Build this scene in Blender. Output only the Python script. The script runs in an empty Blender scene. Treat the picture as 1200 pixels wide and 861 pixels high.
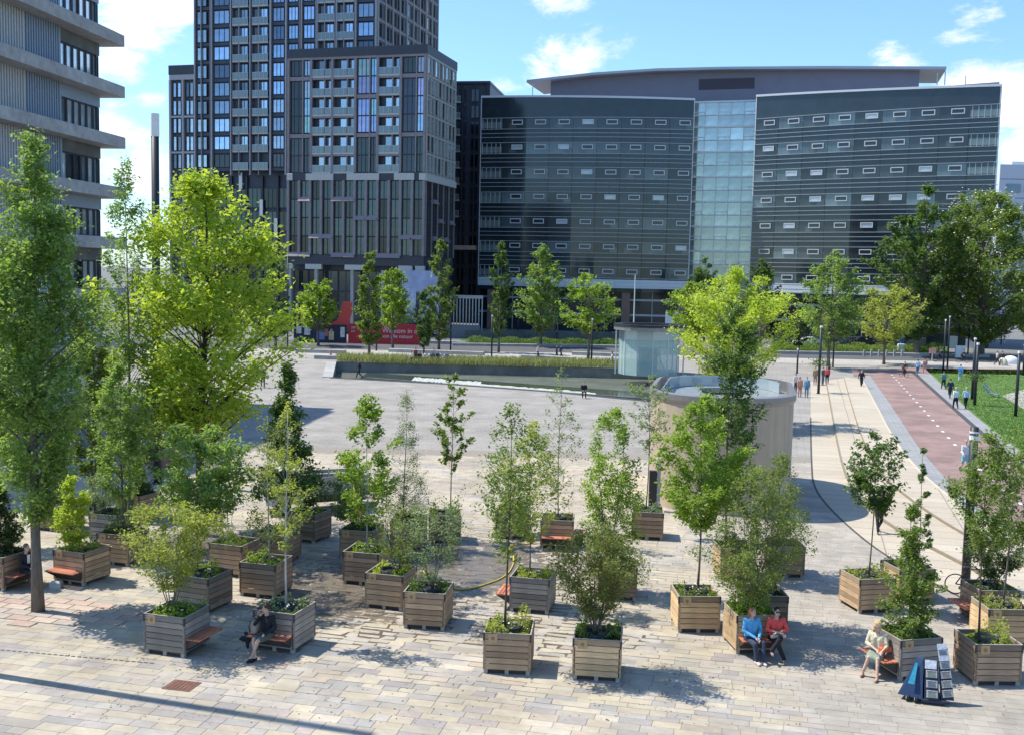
import bpy, math, random
import numpy as np
from mathutils import Vector, Matrix
random.seed(11); rng = np.random.default_rng(11)
R_ = math.radians
SC = bpy.context.scene; COL = SC.collection
# ---------------------------------------------------------------- camera
F = 1250.0; CH = 10.0; PITCH = R_(5.0); ROLL = R_(1.2)
cam_d = bpy.data.cameras.new('camera'); cam = bpy.data.objects.new('camera', cam_d); COL.objects.link(cam)
cam_d.sensor_width = 36; cam_d.lens = F / 1200 * 36; cam_d.clip_start = .5; cam_d.clip_end = 9000
cam.matrix_world = Matrix.Translation((0, 0, CH)) @ Matrix.Rotation(math.pi/2 - PITCH, 4, 'X') @ Matrix.Rotation(ROLL, 4, 'Z')
SC.camera = cam
def ray(px, py):
    u = (px-600)/F; v = -(py-430.5)/F; c, s = math.cos(ROLL), math.sin(ROLL)
    u2 = u*c-v*s; v2 = u*s+v*c
    return u2, math.cos(PITCH)+v2*math.sin(PITCH), -math.sin(PITCH)+v2*math.cos(PITCH)
def G(px, py, z=0.0):
    a, b, c = ray(px, py); t = (z-CH)/c
    return Vector((a*t, b*t, z))
def W(px, py, Y):
    a, b, c = ray(px, py); t = Y/b
    return Vector((a*t, Y, CH+c*t))
def Zat(px, py, Y): return W(px, py, Y).z
def ppm(Y, z=0): return F/(Y*math.cos(PITCH)+(CH-z)*math.sin(PITCH))
# ---------------------------------------------------------------- light
SUN_EL = R_(57); SUN_AZ = math.atan2(-.957, .292)      # compass angle from +Y towards +X
sv = Vector((math.sin(SUN_AZ)*math.cos(SUN_EL), math.cos(SUN_AZ)*math.cos(SUN_EL), math.sin(SUN_EL)))
sd = bpy.data.lights.new('sun', 'SUN'); sd.energy = 4.2; sd.angle = R_(.55); sd.color = (1, .95, .86)
sun = bpy.data.objects.new('sun', sd); COL.objects.link(sun); sun.location = (-40, 20, 60)
sun.rotation_mode = 'QUATERNION'; sun.rotation_quaternion = (-sv).to_track_quat('-Z', 'Y')
wd = bpy.data.worlds.new('World'); SC.world = wd; wd.use_nodes = True
nt = wd.node_tree; nt.nodes.clear(); N = nt.nodes.new; L = nt.links.new
sky = N('ShaderNodeTexSky'); sky.sky_type = 'NISHITA'; sky.sun_disc = False; sky.sun_elevation = SUN_EL; sky.sun_rotation = SUN_AZ
sky.air_density = 1.0; sky.dust_density = .6; sky.ozone_density = 1.6; sky.altitude = 0
tc = N('ShaderNodeTexCoord')
mp = N('ShaderNodeMapping'); mp.inputs['Scale'].default_value = (1, 1, 1.9); L(tc.outputs['Generated'], mp.inputs['Vector'])
nz = N('ShaderNodeTexNoise'); nz.inputs['Scale'].default_value = 9.5; nz.inputs['Detail'].default_value = 11; nz.inputs['Roughness'].default_value = .66
nz.inputs['Distortion'].default_value = .25; L(mp.outputs[0], nz.inputs['Vector'])
acc = None
def m2(op, a, b=None, clamp=False):
    n = N('ShaderNodeMath'); n.operation = op; n.use_clamp = clamp
    for i, x in enumerate((a, b)):
        if x is None: continue
        if isinstance(x, (int, float)): n.inputs[i].default_value = x
        else: L(x, n.inputs[i])
    return n.outputs[0]
CLOUDS = [(170,6,.055,.34),(225,2,.04,.3),(160,200,.05,.34),(128,160,.05,.3),(178,120,.02,.22),(140,78,.03,.26),(690,74,.052,.42),(640,90,.04,.34),(600,104,.03,.3),(1040,72,.03,.33),
          (1175,120,.045,.42),(1140,100,.03,.3),(1190,165,.05,.35),(1128,18,.035,.25),(1116,42,.025,.24),(1052,22,.018,.26),(650,4,.03,.25),(-200,120,.2,.2),(1500,80,.2,.2)]
for px, py, s, w in CLOUDS:
    d = Vector(ray(px, py)).normalized()
    vd = N('ShaderNodeVectorMath'); vd.operation = 'SUBTRACT'; L(tc.outputs['Generated'], vd.inputs[0]); vd.inputs[1].default_value = d
    vs = N('ShaderNodeVectorMath'); vs.operation = 'MULTIPLY'; vs.inputs[1].default_value = (1, 1, 1.7); L(vd.outputs[0], vs.inputs[0])
    vl = N('ShaderNodeVectorMath'); vl.operation = 'LENGTH'; L(vs.outputs[0], vl.inputs[0])
    e = m2('MULTIPLY', m2('MULTIPLY', vl.outputs['Value'], vl.outputs['Value']), -1/(s*s*1.3))
    g = m2('MULTIPLY', m2('EXPONENT', e), w*.9)
    acc = g if acc is None else m2('MAXIMUM', acc, g)
cm = m2('ADD', nz.outputs[0], acc)
mr = N('ShaderNodeMapRange'); mr.interpolation_type = 'SMOOTHSTEP'; L(cm, mr.inputs['Value'])
mr.inputs['From Min'].default_value = .635; mr.inputs['From Max'].default_value = .84
mx = N('ShaderNodeMix'); mx.data_type = 'RGBA'; L(mr.outputs[0], mx.inputs['Factor'])
tint = N('ShaderNodeMix'); tint.data_type = 'RGBA'; tint.blend_type = 'MULTIPLY'; tint.inputs['Factor'].default_value = 1
L(sky.outputs[0], tint.inputs['A']); tint.inputs['B'].default_value = (.68, .87, 1.07, 1)
L(tint.outputs['Result'], mx.inputs['A']); mx.inputs['B'].default_value = (5.6, 5.6, 5.65, 1)
bg = N('ShaderNodeBackground'); bg.inputs['Strength'].default_value = .15; L(mx.outputs['Result'], bg.inputs['Color'])
wo = N('ShaderNodeOutputWorld'); L(bg.outputs[0], wo.inputs['Surface'])
SC.view_settings.view_transform = 'Standard'; SC.view_settings.look = 'None'; SC.view_settings.gamma = 1
SC.view_settings.exposure = .66
SC.cycles.use_denoising = True
SC.cycles.max_bounces = 7; SC.cycles.diffuse_bounces = 3; SC.cycles.glossy_bounces = 3; SC.cycles.transparent_max_bounces = 8
SC.cycles.sample_clamp_indirect = 6

# ---------------------------------------------------------------- materials
MATS = {}
def mat(name, col, rough=.7, metal=0., spec=.4, var=.0, scale=4., stretch=(1,1,1), bump=0., objcol=False, attr=None, island=None, emit=None, bscale=None, alpha=None, streak=None, coord='Object', dirt=0., trans=0.):
    if name in MATS: return MATS[name]
    m = bpy.data.materials.new(name); m.use_nodes = True; MATS[name] = m
    t = m.node_tree; b = t.nodes['Principled BSDF']; n = t.nodes.new; l = t.links.new
    b.inputs['Roughness'].default_value = rough; b.inputs['Metallic'].default_value = metal; b.inputs['Specular IOR Level'].default_value = spec
    b.inputs['Base Color'].default_value = (*col, 1)
    src = None
    def rgb(c): x = n('ShaderNodeRGB'); x.outputs[0].default_value = (*c, 1); return x.outputs[0]
    def mul(a, bb, f=1., mode='MULTIPLY'):
        x = n('ShaderNodeMix'); x.data_type = 'RGBA'; x.blend_type = mode
        if isinstance(f, float): x.inputs['Factor'].default_value = f
        else: l(f, x.inputs['Factor'])
        l(a, x.inputs['A']); l(bb, x.inputs['B']); return x.outputs['Result']
    if objcol:
        oi = n('ShaderNodeObjectInfo'); src = oi.outputs['Color']
    if attr:
        at = n('ShaderNodeAttribute'); at.attribute_name = attr; src = at.outputs['Color']
    if island:
        gi = n('ShaderNodeNewGeometry'); cr = n('ShaderNodeValToRGB'); l(gi.outputs['Random Per Island'], cr.inputs[0])
        el = cr.color_ramp.elements
        for i, c in enumerate(island):
            p = i/(len(island)-1)
            if i < 2: el[i].position = p; el[i].color = (*c, 1)
            else: e = el.new(p); e.color = (*c, 1)
        src = cr.outputs[0]
    tx = n('ShaderNodeTexCoord'); mpn = n('ShaderNodeMapping'); l(tx.outputs[coord], mpn.inputs[0]); mpn.inputs['Scale'].default_value = stretch
    if var:
        no = n('ShaderNodeTexNoise'); no.inputs['Scale'].default_value = scale; no.inputs['Detail'].default_value = 7; no.inputs['Roughness'].default_value = .62
        l(mpn.outputs[0], no.inputs['Vector'])
        mr = n('ShaderNodeMapRange'); mr.inputs['From Min'].default_value = .3; mr.inputs['From Max'].default_value = .7
        mr.inputs['To Min'].default_value = 1-var; mr.inputs['To Max'].default_value = 1+var; l(no.outputs[0], mr.inputs[0])
        cb = n('ShaderNodeCombineColor')
        for i in range(3): l(mr.outputs[0], cb.inputs[i])
        if src is None: src = rgb(col)
        x = n('ShaderNodeVectorMath'); x.operation = 'MULTIPLY'; l(src, x.inputs[0]); l(cb.outputs[0], x.inputs[1]); src = x.outputs[0]
    if dirt:
        no2 = n('ShaderNodeTexNoise'); no2.inputs['Scale'].default_value = .35; no2.inputs['Detail'].default_value = 8; no2.inputs['Roughness'].default_value = .65
        gp_ = n('ShaderNodeNewGeometry'); l(gp_.outputs['Position'], no2.inputs['Vector'])
        mr2 = n('ShaderNodeMapRange'); mr2.inputs['From Min'].default_value = .35; mr2.inputs['From Max'].default_value = .65
        mr2.inputs['To Min'].default_value = 1-dirt; mr2.inputs['To Max'].default_value = 1+dirt*.4; l(no2.outputs[0], mr2.inputs[0])
        x = n('ShaderNodeVectorMath'); x.operation = 'SCALE'
        if src is None: src = rgb(col)
        l(src, x.inputs[0]); l(mr2.outputs[0], x.inputs['Scale']); src = x.outputs[0]
    if src is not None: l(src, b.inputs['Base Color'])
    if bump:
        nb = n('ShaderNodeTexNoise'); nb.inputs['Scale'].default_value = bscale or scale*3; nb.inputs['Detail'].default_value = 5; l(mpn.outputs[0], nb.inputs['Vector'])
        bp = n('ShaderNodeBump'); bp.inputs['Strength'].default_value = bump; bp.inputs['Distance'].default_value = .05; l(nb.outputs[0], bp.inputs['Height'])
        l(bp.outputs[0], b.inputs['Normal'])
    if emit: b.inputs['Emission Color'].default_value = (*emit[0], 1); b.inputs['Emission Strength'].default_value = emit[1]
    if trans: b.inputs['Transmission Weight'].default_value = trans; b.inputs['IOR'].default_value = 1.05
    return m
def leafmat(name, cols, trans=.4, rough=.5):
    if name in MATS: return MATS[name]
    m = mat(name, cols[0], rough=rough, spec=.35, island=cols); t = m.node_tree; n = t.nodes.new; l = t.links.new
    b = t.nodes['Principled BSDF']; out = t.nodes['Material Output']
    src = b.inputs['Base Color'].links[0].from_socket
    tr = n('ShaderNodeBsdfTranslucent'); x = n('ShaderNodeVectorMath'); x.operation = 'MULTIPLY'; l(src, x.inputs[0]); x.inputs[1].default_value = (1.5, 1.55, .7)
    l(x.outputs[0], tr.inputs[0]); ms = n('ShaderNodeMixShader'); ms.inputs[0].default_value = trans
    l(b.outputs[0], ms.inputs[1]); l(tr.outputs[0], ms.inputs[2]); l(ms.outputs[0], out.inputs[0])
    return m
def glassmat(name, col, rough=.05, metal=.6, wav=.02, sc=.35):
    m = mat(name, col, rough=rough, metal=metal, spec=.9, var=.22, scale=.6, bump=wav, bscale=sc)
    return m

# ---------------------------------------------------------------- mesh helpers
class MB:
    def __init__(s): s.v = []; s.f = []; s.mi = []; s.m = 0
    def add(s, vs, fs, M=None):
        o = len(s.v)
        s.v += [tuple(M @ Vector(p)) for p in vs] if M is not None else [tuple(p) for p in vs]
        s.f += [tuple(i+o for i in f) for f in fs]; s.mi += [s.m]*len(fs); return s
    def box(s, x0, x1, y0, y1, z0, z1, M=None):
        return s.add([(x0,y0,z0),(x1,y0,z0),(x1,y1,z0),(x0,y1,z0),(x0,y0,z1),(x1,y0,z1),(x1,y1,z1),(x0,y1,z1)],
              [(3,2,1,0),(4,5,6,7),(0,1,5,4),(1,2,6,5),(2,3,7,6),(3,0,4,7)], M)
    def cbox(s, x0, x1, y0, y1, z0, z1, b=.01, M=None):   # box with chamfered vertical+horizontal outer edges (top ring)
        v = [(x0,y0,z0),(x1,y0,z0),(x1,y1,z0),(x0,y1,z0),(x0,y0,z1-b),(x1,y0,z1-b),(x1,y1,z1-b),(x0,y1,z1-b),(x0+b,y0+b,z1),(x1-b,y0+b,z1),(x1-b,y1-b,z1),(x0+b,y1-b,z1)]
        f = [(3,2,1,0),(0,1,5,4),(1,2,6,5),(2,3,7,6),(3,0,4,7),(4,5,9,8),(5,6,10,9),(6,7,11,10),(7,4,8,11),(8,9,10,11)]
        return s.add(v, f, M)
    def tube(s, pts, rad, n=8, cap=True, M=None):
        pts = [Vector(p) for p in pts]; k = len(pts)
        if isinstance(rad, (int, float)): rad = [rad]*k
        vs = []; 
        for i, p in enumerate(pts):
            d = (pts[min(i+1, k-1)]-pts[max(i-1, 0)]).normalized()
            a = d.cross(Vector((0, 0, 1)) if abs(d.z) < .9 else Vector((1, 0, 0))).normalized(); b = d.cross(a)
            for j in range(n):
                t = 2*math.pi*j/n; vs.append(p+(a*math.cos(t)+b*math.sin(t))*rad[i])
        fs = [(i*n+j, i*n+(j+1) % n, (i+1)*n+(j+1) % n, (i+1)*n+j) for i in range(k-1) for j in range(n)]
        if cap: fs += [tuple(range(n))[::-1], tuple(range((k-1)*n, k*n))]
        return s.add(vs, fs, M)
    def prism(s, poly, z0, z1, M=None):
        n = len(poly); vs = [(x, y, z0) for x, y in poly]+[(x, y, z1) for x, y in poly]
        fs = [tuple(range(n))[::-1], tuple(range(n, 2*n))]+[(i, (i+1) % n, n+(i+1) % n, n+i) for i in range(n)]
        return s.add(vs, fs, M)
    def mesh(s, name, mats, smooth=False):
        me = bpy.data.meshes.new(name); me.from_pydata(s.v, [], s.f)
        if not isinstance(mats, (list, tuple)): mats = [mats]
        for m in mats: me.materials.append(m)
        if len(mats) > 1: me.polygons.foreach_set('material_index', s.mi)
        if smooth: me.polygons.foreach_set('use_smooth', [True]*len(me.polygons))
        me.update(); return me
def link(name, me, parent=None, loc=(0,0,0), rz=0., col=None, **props):
    o = bpy.data.objects.new(name, me); COL.objects.link(o)
    o.location = loc
    if rz: o.rotation_euler = (0, 0, rz)
    if parent is not None: o.parent = parent
    if col is not None: o.color = (*col, 1)
    for k, v in props.items(): o[k] = v
    return o
def obj(name, mb, m, parent=None, smooth=False, **k): return link(name, mb.mesh(name, m, smooth), parent, **k)
def thing(name, label, cat, loc=(0,0,0), rz=0., group=None):
    o = link(name, None, None, loc, rz, label=label, category=cat)
    if group: o['group'] = group
    return o
def struct(o): o['kind'] = 'structure'; return o
def copy_tree(src, parent=None):
    c = src.copy(); COL.objects.link(c)
    if parent is not None: c.parent = parent
    for ch in list(src.children): copy_tree(ch, c)
    return c
def npmesh(name, V, Fq, m, smooth=False):      # V (n,3), Fq (k,4) quads
    me = bpy.data.meshes.new(name); nv, nf = len(V), len(Fq); w = Fq.shape[1]
    me.vertices.add(nv); me.vertices.foreach_set('co', np.asarray(V, np.float32).ravel())
    me.loops.add(nf*w); me.loops.foreach_set('vertex_index', np.asarray(Fq, np.int32).ravel())
    me.polygons.add(nf); me.polygons.foreach_set('loop_start', np.arange(0, nf*w, w, dtype=np.int32))
    me.materials.append(m); me.update(calc_edges=True)
    me.polygons.foreach_set('use_smooth', np.full(nf, smooth))
    return me
import bmesh
def sheet(name, poly, z, m, holes=(), **k):
    bm = bmesh.new(); ed = []
    for ring in [poly, *holes]:
        vs = [bm.verts.new((p[0], p[1], z)) for p in ring]
        ed += [bm.edges.new((vs[i], vs[(i+1) % len(vs)])) for i in range(len(vs))]
    bmesh.ops.triangle_fill(bm, use_beauty=True, use_dissolve=False, edges=ed, normal=(0, 0, 1))
    for f in bm.faces:
        if f.normal.z < 0: f.normal_flip()
    me = bpy.data.meshes.new(name); bm.to_mesh(me); bm.free(); me.materials.append(m)
    return link(name, me, **k)
def strip(name, A, B, z, m, **k):     # between two polylines
    mb = MB(); n = len(A)
    mb.add([(p[0], p[1], z) for p in A]+[(p[0], p[1], z) for p in B], [(i, n+i, n+i+1, i+1) for i in range(n-1)])
    o = obj(name, mb, m, **k)
    for p in o.data.polygons:
        if p.normal.z < 0: p.flip()
    return o
def resample(P, n=40, smooth=2):
    P = np.array([[p[0], p[1]] for p in P], float)
    for _ in range(smooth):
        Q = [P[0]]
        for a, b in zip(P[:-1], P[1:]): Q += [.75*a+.25*b, .25*a+.75*b]
        P = np.array(Q+[P[-1]])
    d = np.r_[0, np.cumsum(np.hypot(*np.diff(P, axis=0).T))]; t = np.linspace(0, d[-1], n)
    return np.c_[np.interp(t, d, P[:, 0]), np.interp(t, d, P[:, 1])]
# ================================================================ ground
m_joint = mat('paver_joint', (.25,.22,.18), rough=.9, var=.25, scale=6)
m_asph = mat('asphalt', (.10,.10,.10), rough=.9, var=.15, scale=2, dirt=.15)
m_far = mat('far_ground', (.16,.16,.15), rough=.95, var=.2, scale=.05)
def brickmat(name, c1, c2, mortar, bw, rh, rot=0., ms=.012, dirt=.12, rough=.85, offs=.5):
    m = mat(name, c1, rough=rough, var=.1, scale=9, dirt=dirt, bump=.05); t = m.node_tree; n = t.nodes.new; l = t.links.new
    b = t.nodes['Principled BSDF']
    tx = n('ShaderNodeTexCoord'); mp_ = n('ShaderNodeMapping'); mp_.inputs['Rotation'].default_value = (0, 0, rot); l(tx.outputs['Object'], mp_.inputs[0])
    bt = n('ShaderNodeTexBrick'); l(mp_.outputs[0], bt.inputs['Vector'])
    bt.inputs['Color1'].default_value = (*c1, 1); bt.inputs['Color2'].default_value = (*c2, 1); bt.inputs['Mortar'].default_value = (*mortar, 1)
    bt.inputs['Scale'].default_value = 1; bt.inputs['Brick Width'].default_value = bw; bt.inputs['Row Height'].default_value = rh; bt.inputs['Mortar Size'].default_value = ms; bt.offset = offs
    # reroute: find the first vector multiply fed by RGB
    for nd in t.nodes:
        if nd.type == 'RGB':
            for lk in list(nd.outputs[0].links): l(bt.outputs['Color'], lk.to_socket)
    return m
m_plaza = brickmat('plaza_slabs', (.325,.30,.262), (.285,.265,.235), (.215,.20,.175), .9, .45, R_(14), .02, dirt=.22)
m_grey = brickmat('grey_clinker', (.31,.31,.30), (.26,.26,.255), (.19,.19,.18), .6, .3, R_(15.4), .015)
m_cream = brickmat('cream_slabs', (.47,.41,.31), (.42,.36,.27), (.27,.23,.18), 3.2, 1.1, R_(15.4), .03, offs=0., dirt=.08)
m_bike = mat('red_asphalt', (.27,.18,.155), rough=.9, var=.12, scale=1.2, dirt=.3)
m_light = brickmat('light_paving', (.43,.40,.35), (.36,.335,.30), (.26,.25,.22), 1.0, .5, R_(15), .015, dirt=.15)
m_slot = mat('slot', (.07,.065,.06), rough=.7)
m_white = mat('white_paint', (.75,.75,.73), rough=.6, var=.06)
m_conc = mat('concrete', (.36,.35,.33), rough=.85, var=.14, scale=1.5, dirt=.2, bump=.1)
m_concd = mat('dark_concrete', (.13,.135,.13), rough=.85, var=.2, scale=1., dirt=.25)
pitN = [G(390,442), G(520,449), G(650,458.5), G(800,473)]
pitF = [G(790,434), G(640,429.5), G(520,426.5), G(394,424.5)]
pit = [tuple(p[:2]) for p in pitN+pitF]
ground = struct(sheet('ground', [(-4000,-600),(4000,-600),(4000,6000),(-4000,6000)], -.03, m_far, [pit]))
plaza = struct(sheet('plaza', [(-75,14),(75,14),(75,128),(-75,150)], -.014, m_plaza, [pit]))
# sunken water garden
PD = -1.05
mb = MB(); n = len(pit)
mb.add([(x, y, PD) for x, y in pit], [tuple(range(n))]); struct(obj('pond_floor', mb, mat('pond_floor', (.10,.11,.085), rough=.5, var=.3, scale=.5)))
sw = thing('garden_retaining_wall', 'long dark concrete retaining wall around the sunken water garden on the plaza', 'wall')
mb = MB()
mb.add([(x, y, z) for x, y in pit for z in (PD, -.031)], [(2*i, 2*i+1, (2*i+3) % (2*n), (2*i+2) % (2*n)) for i in range(n)])
obj('wall', mb, mat('pit_wall', (.21,.21,.19), rough=.85, var=.2, scale=.6, dirt=.3), sw)
def edgeline(P, w, z0, z1, side=1):
    mb = MB()
    for a, b in zip(P[:-1], P[1:]):
        a, b = Vector(a[:2]), Vector(b[:2]); d = (b-a).normalized(); q = Vector((-d.y, d.x))*w*side
        mb.prism([tuple(a), tuple(b), tuple(b+q), tuple(a+q)] if side > 0 else [tuple(a+q), tuple(b+q), tuple(b), tuple(a)], z0, z1)
    return mb
obj('coping', edgeline(pitF, .5, -.01, .10, -1), mat('coping', (.22,.22,.21), var=.1), sw)
obj('rim_shade', edgeline(pitN, .7, -.02, .012, -1), mat('painted_rim_shade', (.055,.055,.055), var=.2), sw)  # near-black strip paints the low wall's shadow along the near rim
obj('side_coping', edgeline([pitF[-1], pitN[0]], 1.0, -.01, .05, -1), m_conc, sw)
def lane(o0, o1, x0, x1, z, name, m, jag=0.):   # strip in the pond following the near rim, offsets behind it
    A, B = [], []
    for i in range(41):
        px = x0+(x1-x0)*i/40; base = G(px, 442+(px-390)*.0755, PD)
        A.append((base.x, base.y+o0+random.uniform(-jag, jag))); B.append((base.x, base.y+o1+random.uniform(-jag, jag)))
    return strip(name, A, B, z, m)
wm = mat('water', (.05,.065,.04), rough=.08, spec=.8, var=.3, scale=1, bump=.25, bscale=3)
w = lane(-3.0, 7.2, 420, 780, PD+.05, 'water', wm); struct(w)
fo = lane(2.0, 5.4, 480, 562, PD+.09, 'water_foam', mat('foam', (.40,.42,.37), rough=.7, var=.5, scale=3), .5); fo['kind'] = 'stuff'; fo['label'] = 'white foam on the upper pool'
fo = lane(.4, 3.0, 540, 700, PD+.13, 'water_foam', MATS['foam'], .45); fo['kind'] = 'stuff'
lip = thing('water_sill', 'dark low sill across the shallow pool of the sunken garden', 'sill')
mb = MB()
for i in range(10):
    a = G(430+i*35, 442+(40+i*35)*.0755, PD); b = G(465+i*35, 442+(75+i*35)*.0755, PD)
    mb.prism([(a.x, a.y-.5), (b.x, b.y-.5), (b.x, b.y-.1), (a.x, a.y-.1)], PD, PD+.3)
obj('sill', mb, m_concd, lip)
# tall ornamental grass behind the pond
def blades(area_fn, n, h, w, m, name, z=0., lean=.25):
    P = np.array([area_fn() for _ in range(n)]); a = rng.uniform(0, 2*np.pi, n); hh = h*rng.uniform(.55, 1.15, n)
    dx = np.c_[np.cos(a), np.sin(a), np.zeros(n)]*w/2; ln = rng.normal(0, lean, (n, 2))*hh[:, None]
    base = np.c_[P, np.full(n, z)]; top = base+np.c_[ln, hh]; mid = base+np.c_[ln*.35, hh*.55]
    V = np.stack([base-dx, base+dx, mid+dx*.9, top, mid-dx*.9], 1).reshape(-1, 3)
    i = np.arange(n)*5
    Fq = np.r_[np.c_[i, i+1, i+2, i+4], np.c_[i+4, i+2, i+3, i+3]]
    me = bpy.data.meshes.new(name); me.from_pydata(V.tolist(), [], [(q[0], q[1], q[2], q[3]) for q in np.c_[i, i+1, i+2, i+4].tolist()]+[(q[0], q[1], q[2]) for q in np.c_[i+4, i+2, i+3].tolist()])
    me.materials.append(m); return me
m_dry = leafmat('dry_grass', [(.30,.30,.12),(.20,.24,.08),(.38,.35,.18)], .3)
m_lawnb = leafmat('lawn_blades', [(.10,.19,.03),(.12,.22,.04),(.08,.16,.03)], .3)
def arf():
    px = random.uniform(395, 760); t = random.random()
    return tuple(G(px, 424.5+(px-394)*.0225-t*5)[:2])
link('ornamental_grass', blades(arf, 9000, .85, .07, m_dry, 'ornamental_grass'), kind='stuff', label='pale ornamental grass edging the sunken garden')
# ---- right-hand strips
def PL(*pts): return [G(*p) for p in pts]
L0 = resample(PL((950,447),(950,500),(951,545),(953,571),(975,599),(1013,633),(1048,657),(1110,692),(1200,737)), 60)
L1 = resample(PL((968,447),(974,480),(981,520),(990.6,560),(1013,595),(1057,626),(1119,657),(1200,701),(1260,732)), 60)
LM = resample(PL((989,444),(1000,485),(1011.5,520),(1030,558),(1070,592),(1120,625),(1200,668),(1270,704)), 60)
L2 = resample(PL((1010,446),(1028,480),(1048,520),(1075,555),(1110,585),(1145,613),(1200,645),(1270,684)), 60)
B0 = resample(PL((1018,438),(1048,480),(1073,520),(1100,552),(1128,580),(1160,604),(1200,629),(1270,668)), 60)
B1 = resample(PL((1064,433),(1095,461),(1123,486),(1161,520),(1200,556),(1270,618)), 60)
B2 = resample(PL((1069,433),(1100,461),(1128,485.5),(1167,519),(1206,554),(1275,614)), 60)
G0 = resample(PL((1084,432),(1110,457),(1135,481),(1167,507),(1205,536),(1275,588)), 60)
struct(strip('stone_terrace', L0, L1, .006, m_cream)); struct(strip('stone_terrace', L1, LM, .10, m_cream)); struct(strip('stone_terrace', LM, L2, .20, m_cream))
struct(strip('side_pavement', L2, B0, .012, m_grey)); struct(strip('cycle_path', B0, B1, .018, m_bike))
struct(strip('cycle_path_edge', B1, B2, .022, m_slot)); struct(strip('footpath', B2, G0, .026, m_grey))
def ribbon(P, w, z0, z1, name, m, parent=None):
    mb = MB(); P = [Vector((p[0], p[1])) for p in P]; n = len(P); Lf, Rt = [], []
    for i in range(n):
        d = (P[min(i+1, n-1)]-P[max(i-1, 0)]).normalized(); q = Vector((-d.y, d.x))*w/2; Lf.append(P[i]+q); Rt.append(P[i]-q)
    vs = [(p.x, p.y, z) for z in (z0, z1) for S in (Lf, Rt) for p in S]
    fs = []
    for i in range(n-1):
        a, b, c, d = i, n+i, 2*n+i, 3*n+i
        fs += [(c, d, d+1, c+1), (a, c, c+1, a+1), (b, b+1, d+1, d)]
    mb.add(vs, fs); return obj(name, mb, m, parent)
struct(ribbon(L0[22:], .09, -.01, .014, 'drain_slot', m_slot))
struct(ribbon(L1, .09, -.01, .112, 'terrace_step', mat('step_edge', (.24,.20,.145), var=.1)))
struct(ribbon(LM, .05, -.01, .205, 'terrace_step', MATS['step_edge']))
struct(ribbon(L2, .14, -.01, .215, 'terrace_kerb', mat('cream_kerb', (.5,.45,.34), var=.1)))
# dashes of the cycle path
mid = (resample(B0, 400, 0)+resample(B1, 400, 0))/2
d = np.r_[0, np.cumsum(np.hypot(*np.diff(mid, axis=0).T))]; s = 4.
while s < d[-1]-3:
    a = np.array([np.interp(s, d, mid[:, k]) for k in (0, 1)]); b = np.array([np.interp(s+.55, d, mid[:, k]) for k in (0, 1)])
    t = (b-a)/np.linalg.norm(b-a); q = np.array([-t[1], t[0]])*.09
    mb = MB(); mb.add([(*(a-q), .0225), (*(a+q), .0225), (*(b+q), .0225), (*(b-q), .0225)], [(3, 2, 1, 0)])
    o = obj('lane_dash', mb, m_white); struct(o); s += 3.0
# lawn
lawn_poly = [tuple(p) for p in G0]+[tuple(G(1300,588)[:2]), tuple(G(1420,436)[:2])]
struct(sheet('lawn', lawn_poly, .03, mat('lawn', (.10,.18,.035), rough=.95, var=.35, scale=1.3, dirt=.3)))
def lawn_pt():
    while 1:
        px, py = random.uniform(1080, 1210), random.uniform(434, 575)
        k = np.interp(py, [432, 457, 481, 507, 536, 588], [1084, 1110, 1135, 1167, 1205, 1275])
        if px > k+2: return tuple(G(px, py)[:2])
link('lawn_grass', blades(lawn_pt, 16000, .07, .05, m_lawnb, 'lawn_grass', .03), kind='stuff', label='mown green grass of the lawn')
struct(sheet('gravel_path', [tuple(G(*p)[:2]) for p in ((1174,464),(1215,452),(1290,470),(1290,520),(1200,480))], .045, m_light))
# far roads and verges (bands in plan)
def band(name, pts_near, pts_far, z, m): return struct(strip(name, PL(*pts_near), PL(*pts_far), z, m))
band('street', [(-200,404),(330,408),(700,414),(950,420),(1300,428)], [(-200,394),(330,398),(700,404),(950,409),(1300,416)], -.008, m_asph)
band('tram_paving', [(250,415),(700,419),(950,426),(1300,434)], [(250,408),(700,414),(950,420),(1300,428)], -.004, m_light)
band('red_crossing', [(1000,440.5),(1064,437),(1300,441)], [(1000,433.5),(1064,431),(1300,434)], .03, m_bike)
band('verge', [(540,402.5),(790,405.5)], [(540,395),(790,397)], .02, mat('verge', (.05,.10,.02), rough=1, var=.35, scale=.8))
band('verge', [(905,411),(1110,414)], [(905,402),(1110,404.5)], .02, MATS['verge'])
band('light_path', [(330,423),(395,424.5),(385,431),(330,431)], [(330,416),(395,418),(400,420),(335,420)], -.006, m_light) if 0 else None
mk = MB()
def kerb(name, a, b, w, h, m, label, cat='kerb', group=None):
    A, B = G(*a), G(*b); d = (B-A).normalized(); q = Vector((-d.y, d.x, 0))*w
    o = thing(name, label, cat, tuple(A), 0, group)
    mb = MB(); mb.cbox(0, (B-A).length, 0, w, 0, h, .03, Matrix.Rotation(math.atan2(d.y, d.x), 4, 'Z')); obj('block', mb, m, o); return o
kerb('verge_kerb', (530,405), (792,408.5), .6, .35, m_conc, 'pale raised kerb along the green verge in front of the glass office', group=None)
kerb('verge_kerb', (905,414.5), (1160,419), .7, .4, m_conc, 'pale raised kerb along the verge under the big dark trees')
lw = thing('low_wall', 'long dark grey low wall at the foot of the glass office', 'wall', tuple(G(545,396)))
mb = MB()
for a, b in (((545,397),(792,400)), ((905,403),(1085,406))):
    A, B = G(*a)-lw.location, G(*b)-lw.location; d = (B-A).normalized()
    mb.box(0, (B-A).length, 0, .5, 0, 1.3, Matrix.Translation(A) @ Matrix.Rotation(math.atan2(d.y, d.x), 4, 'Z'))
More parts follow.
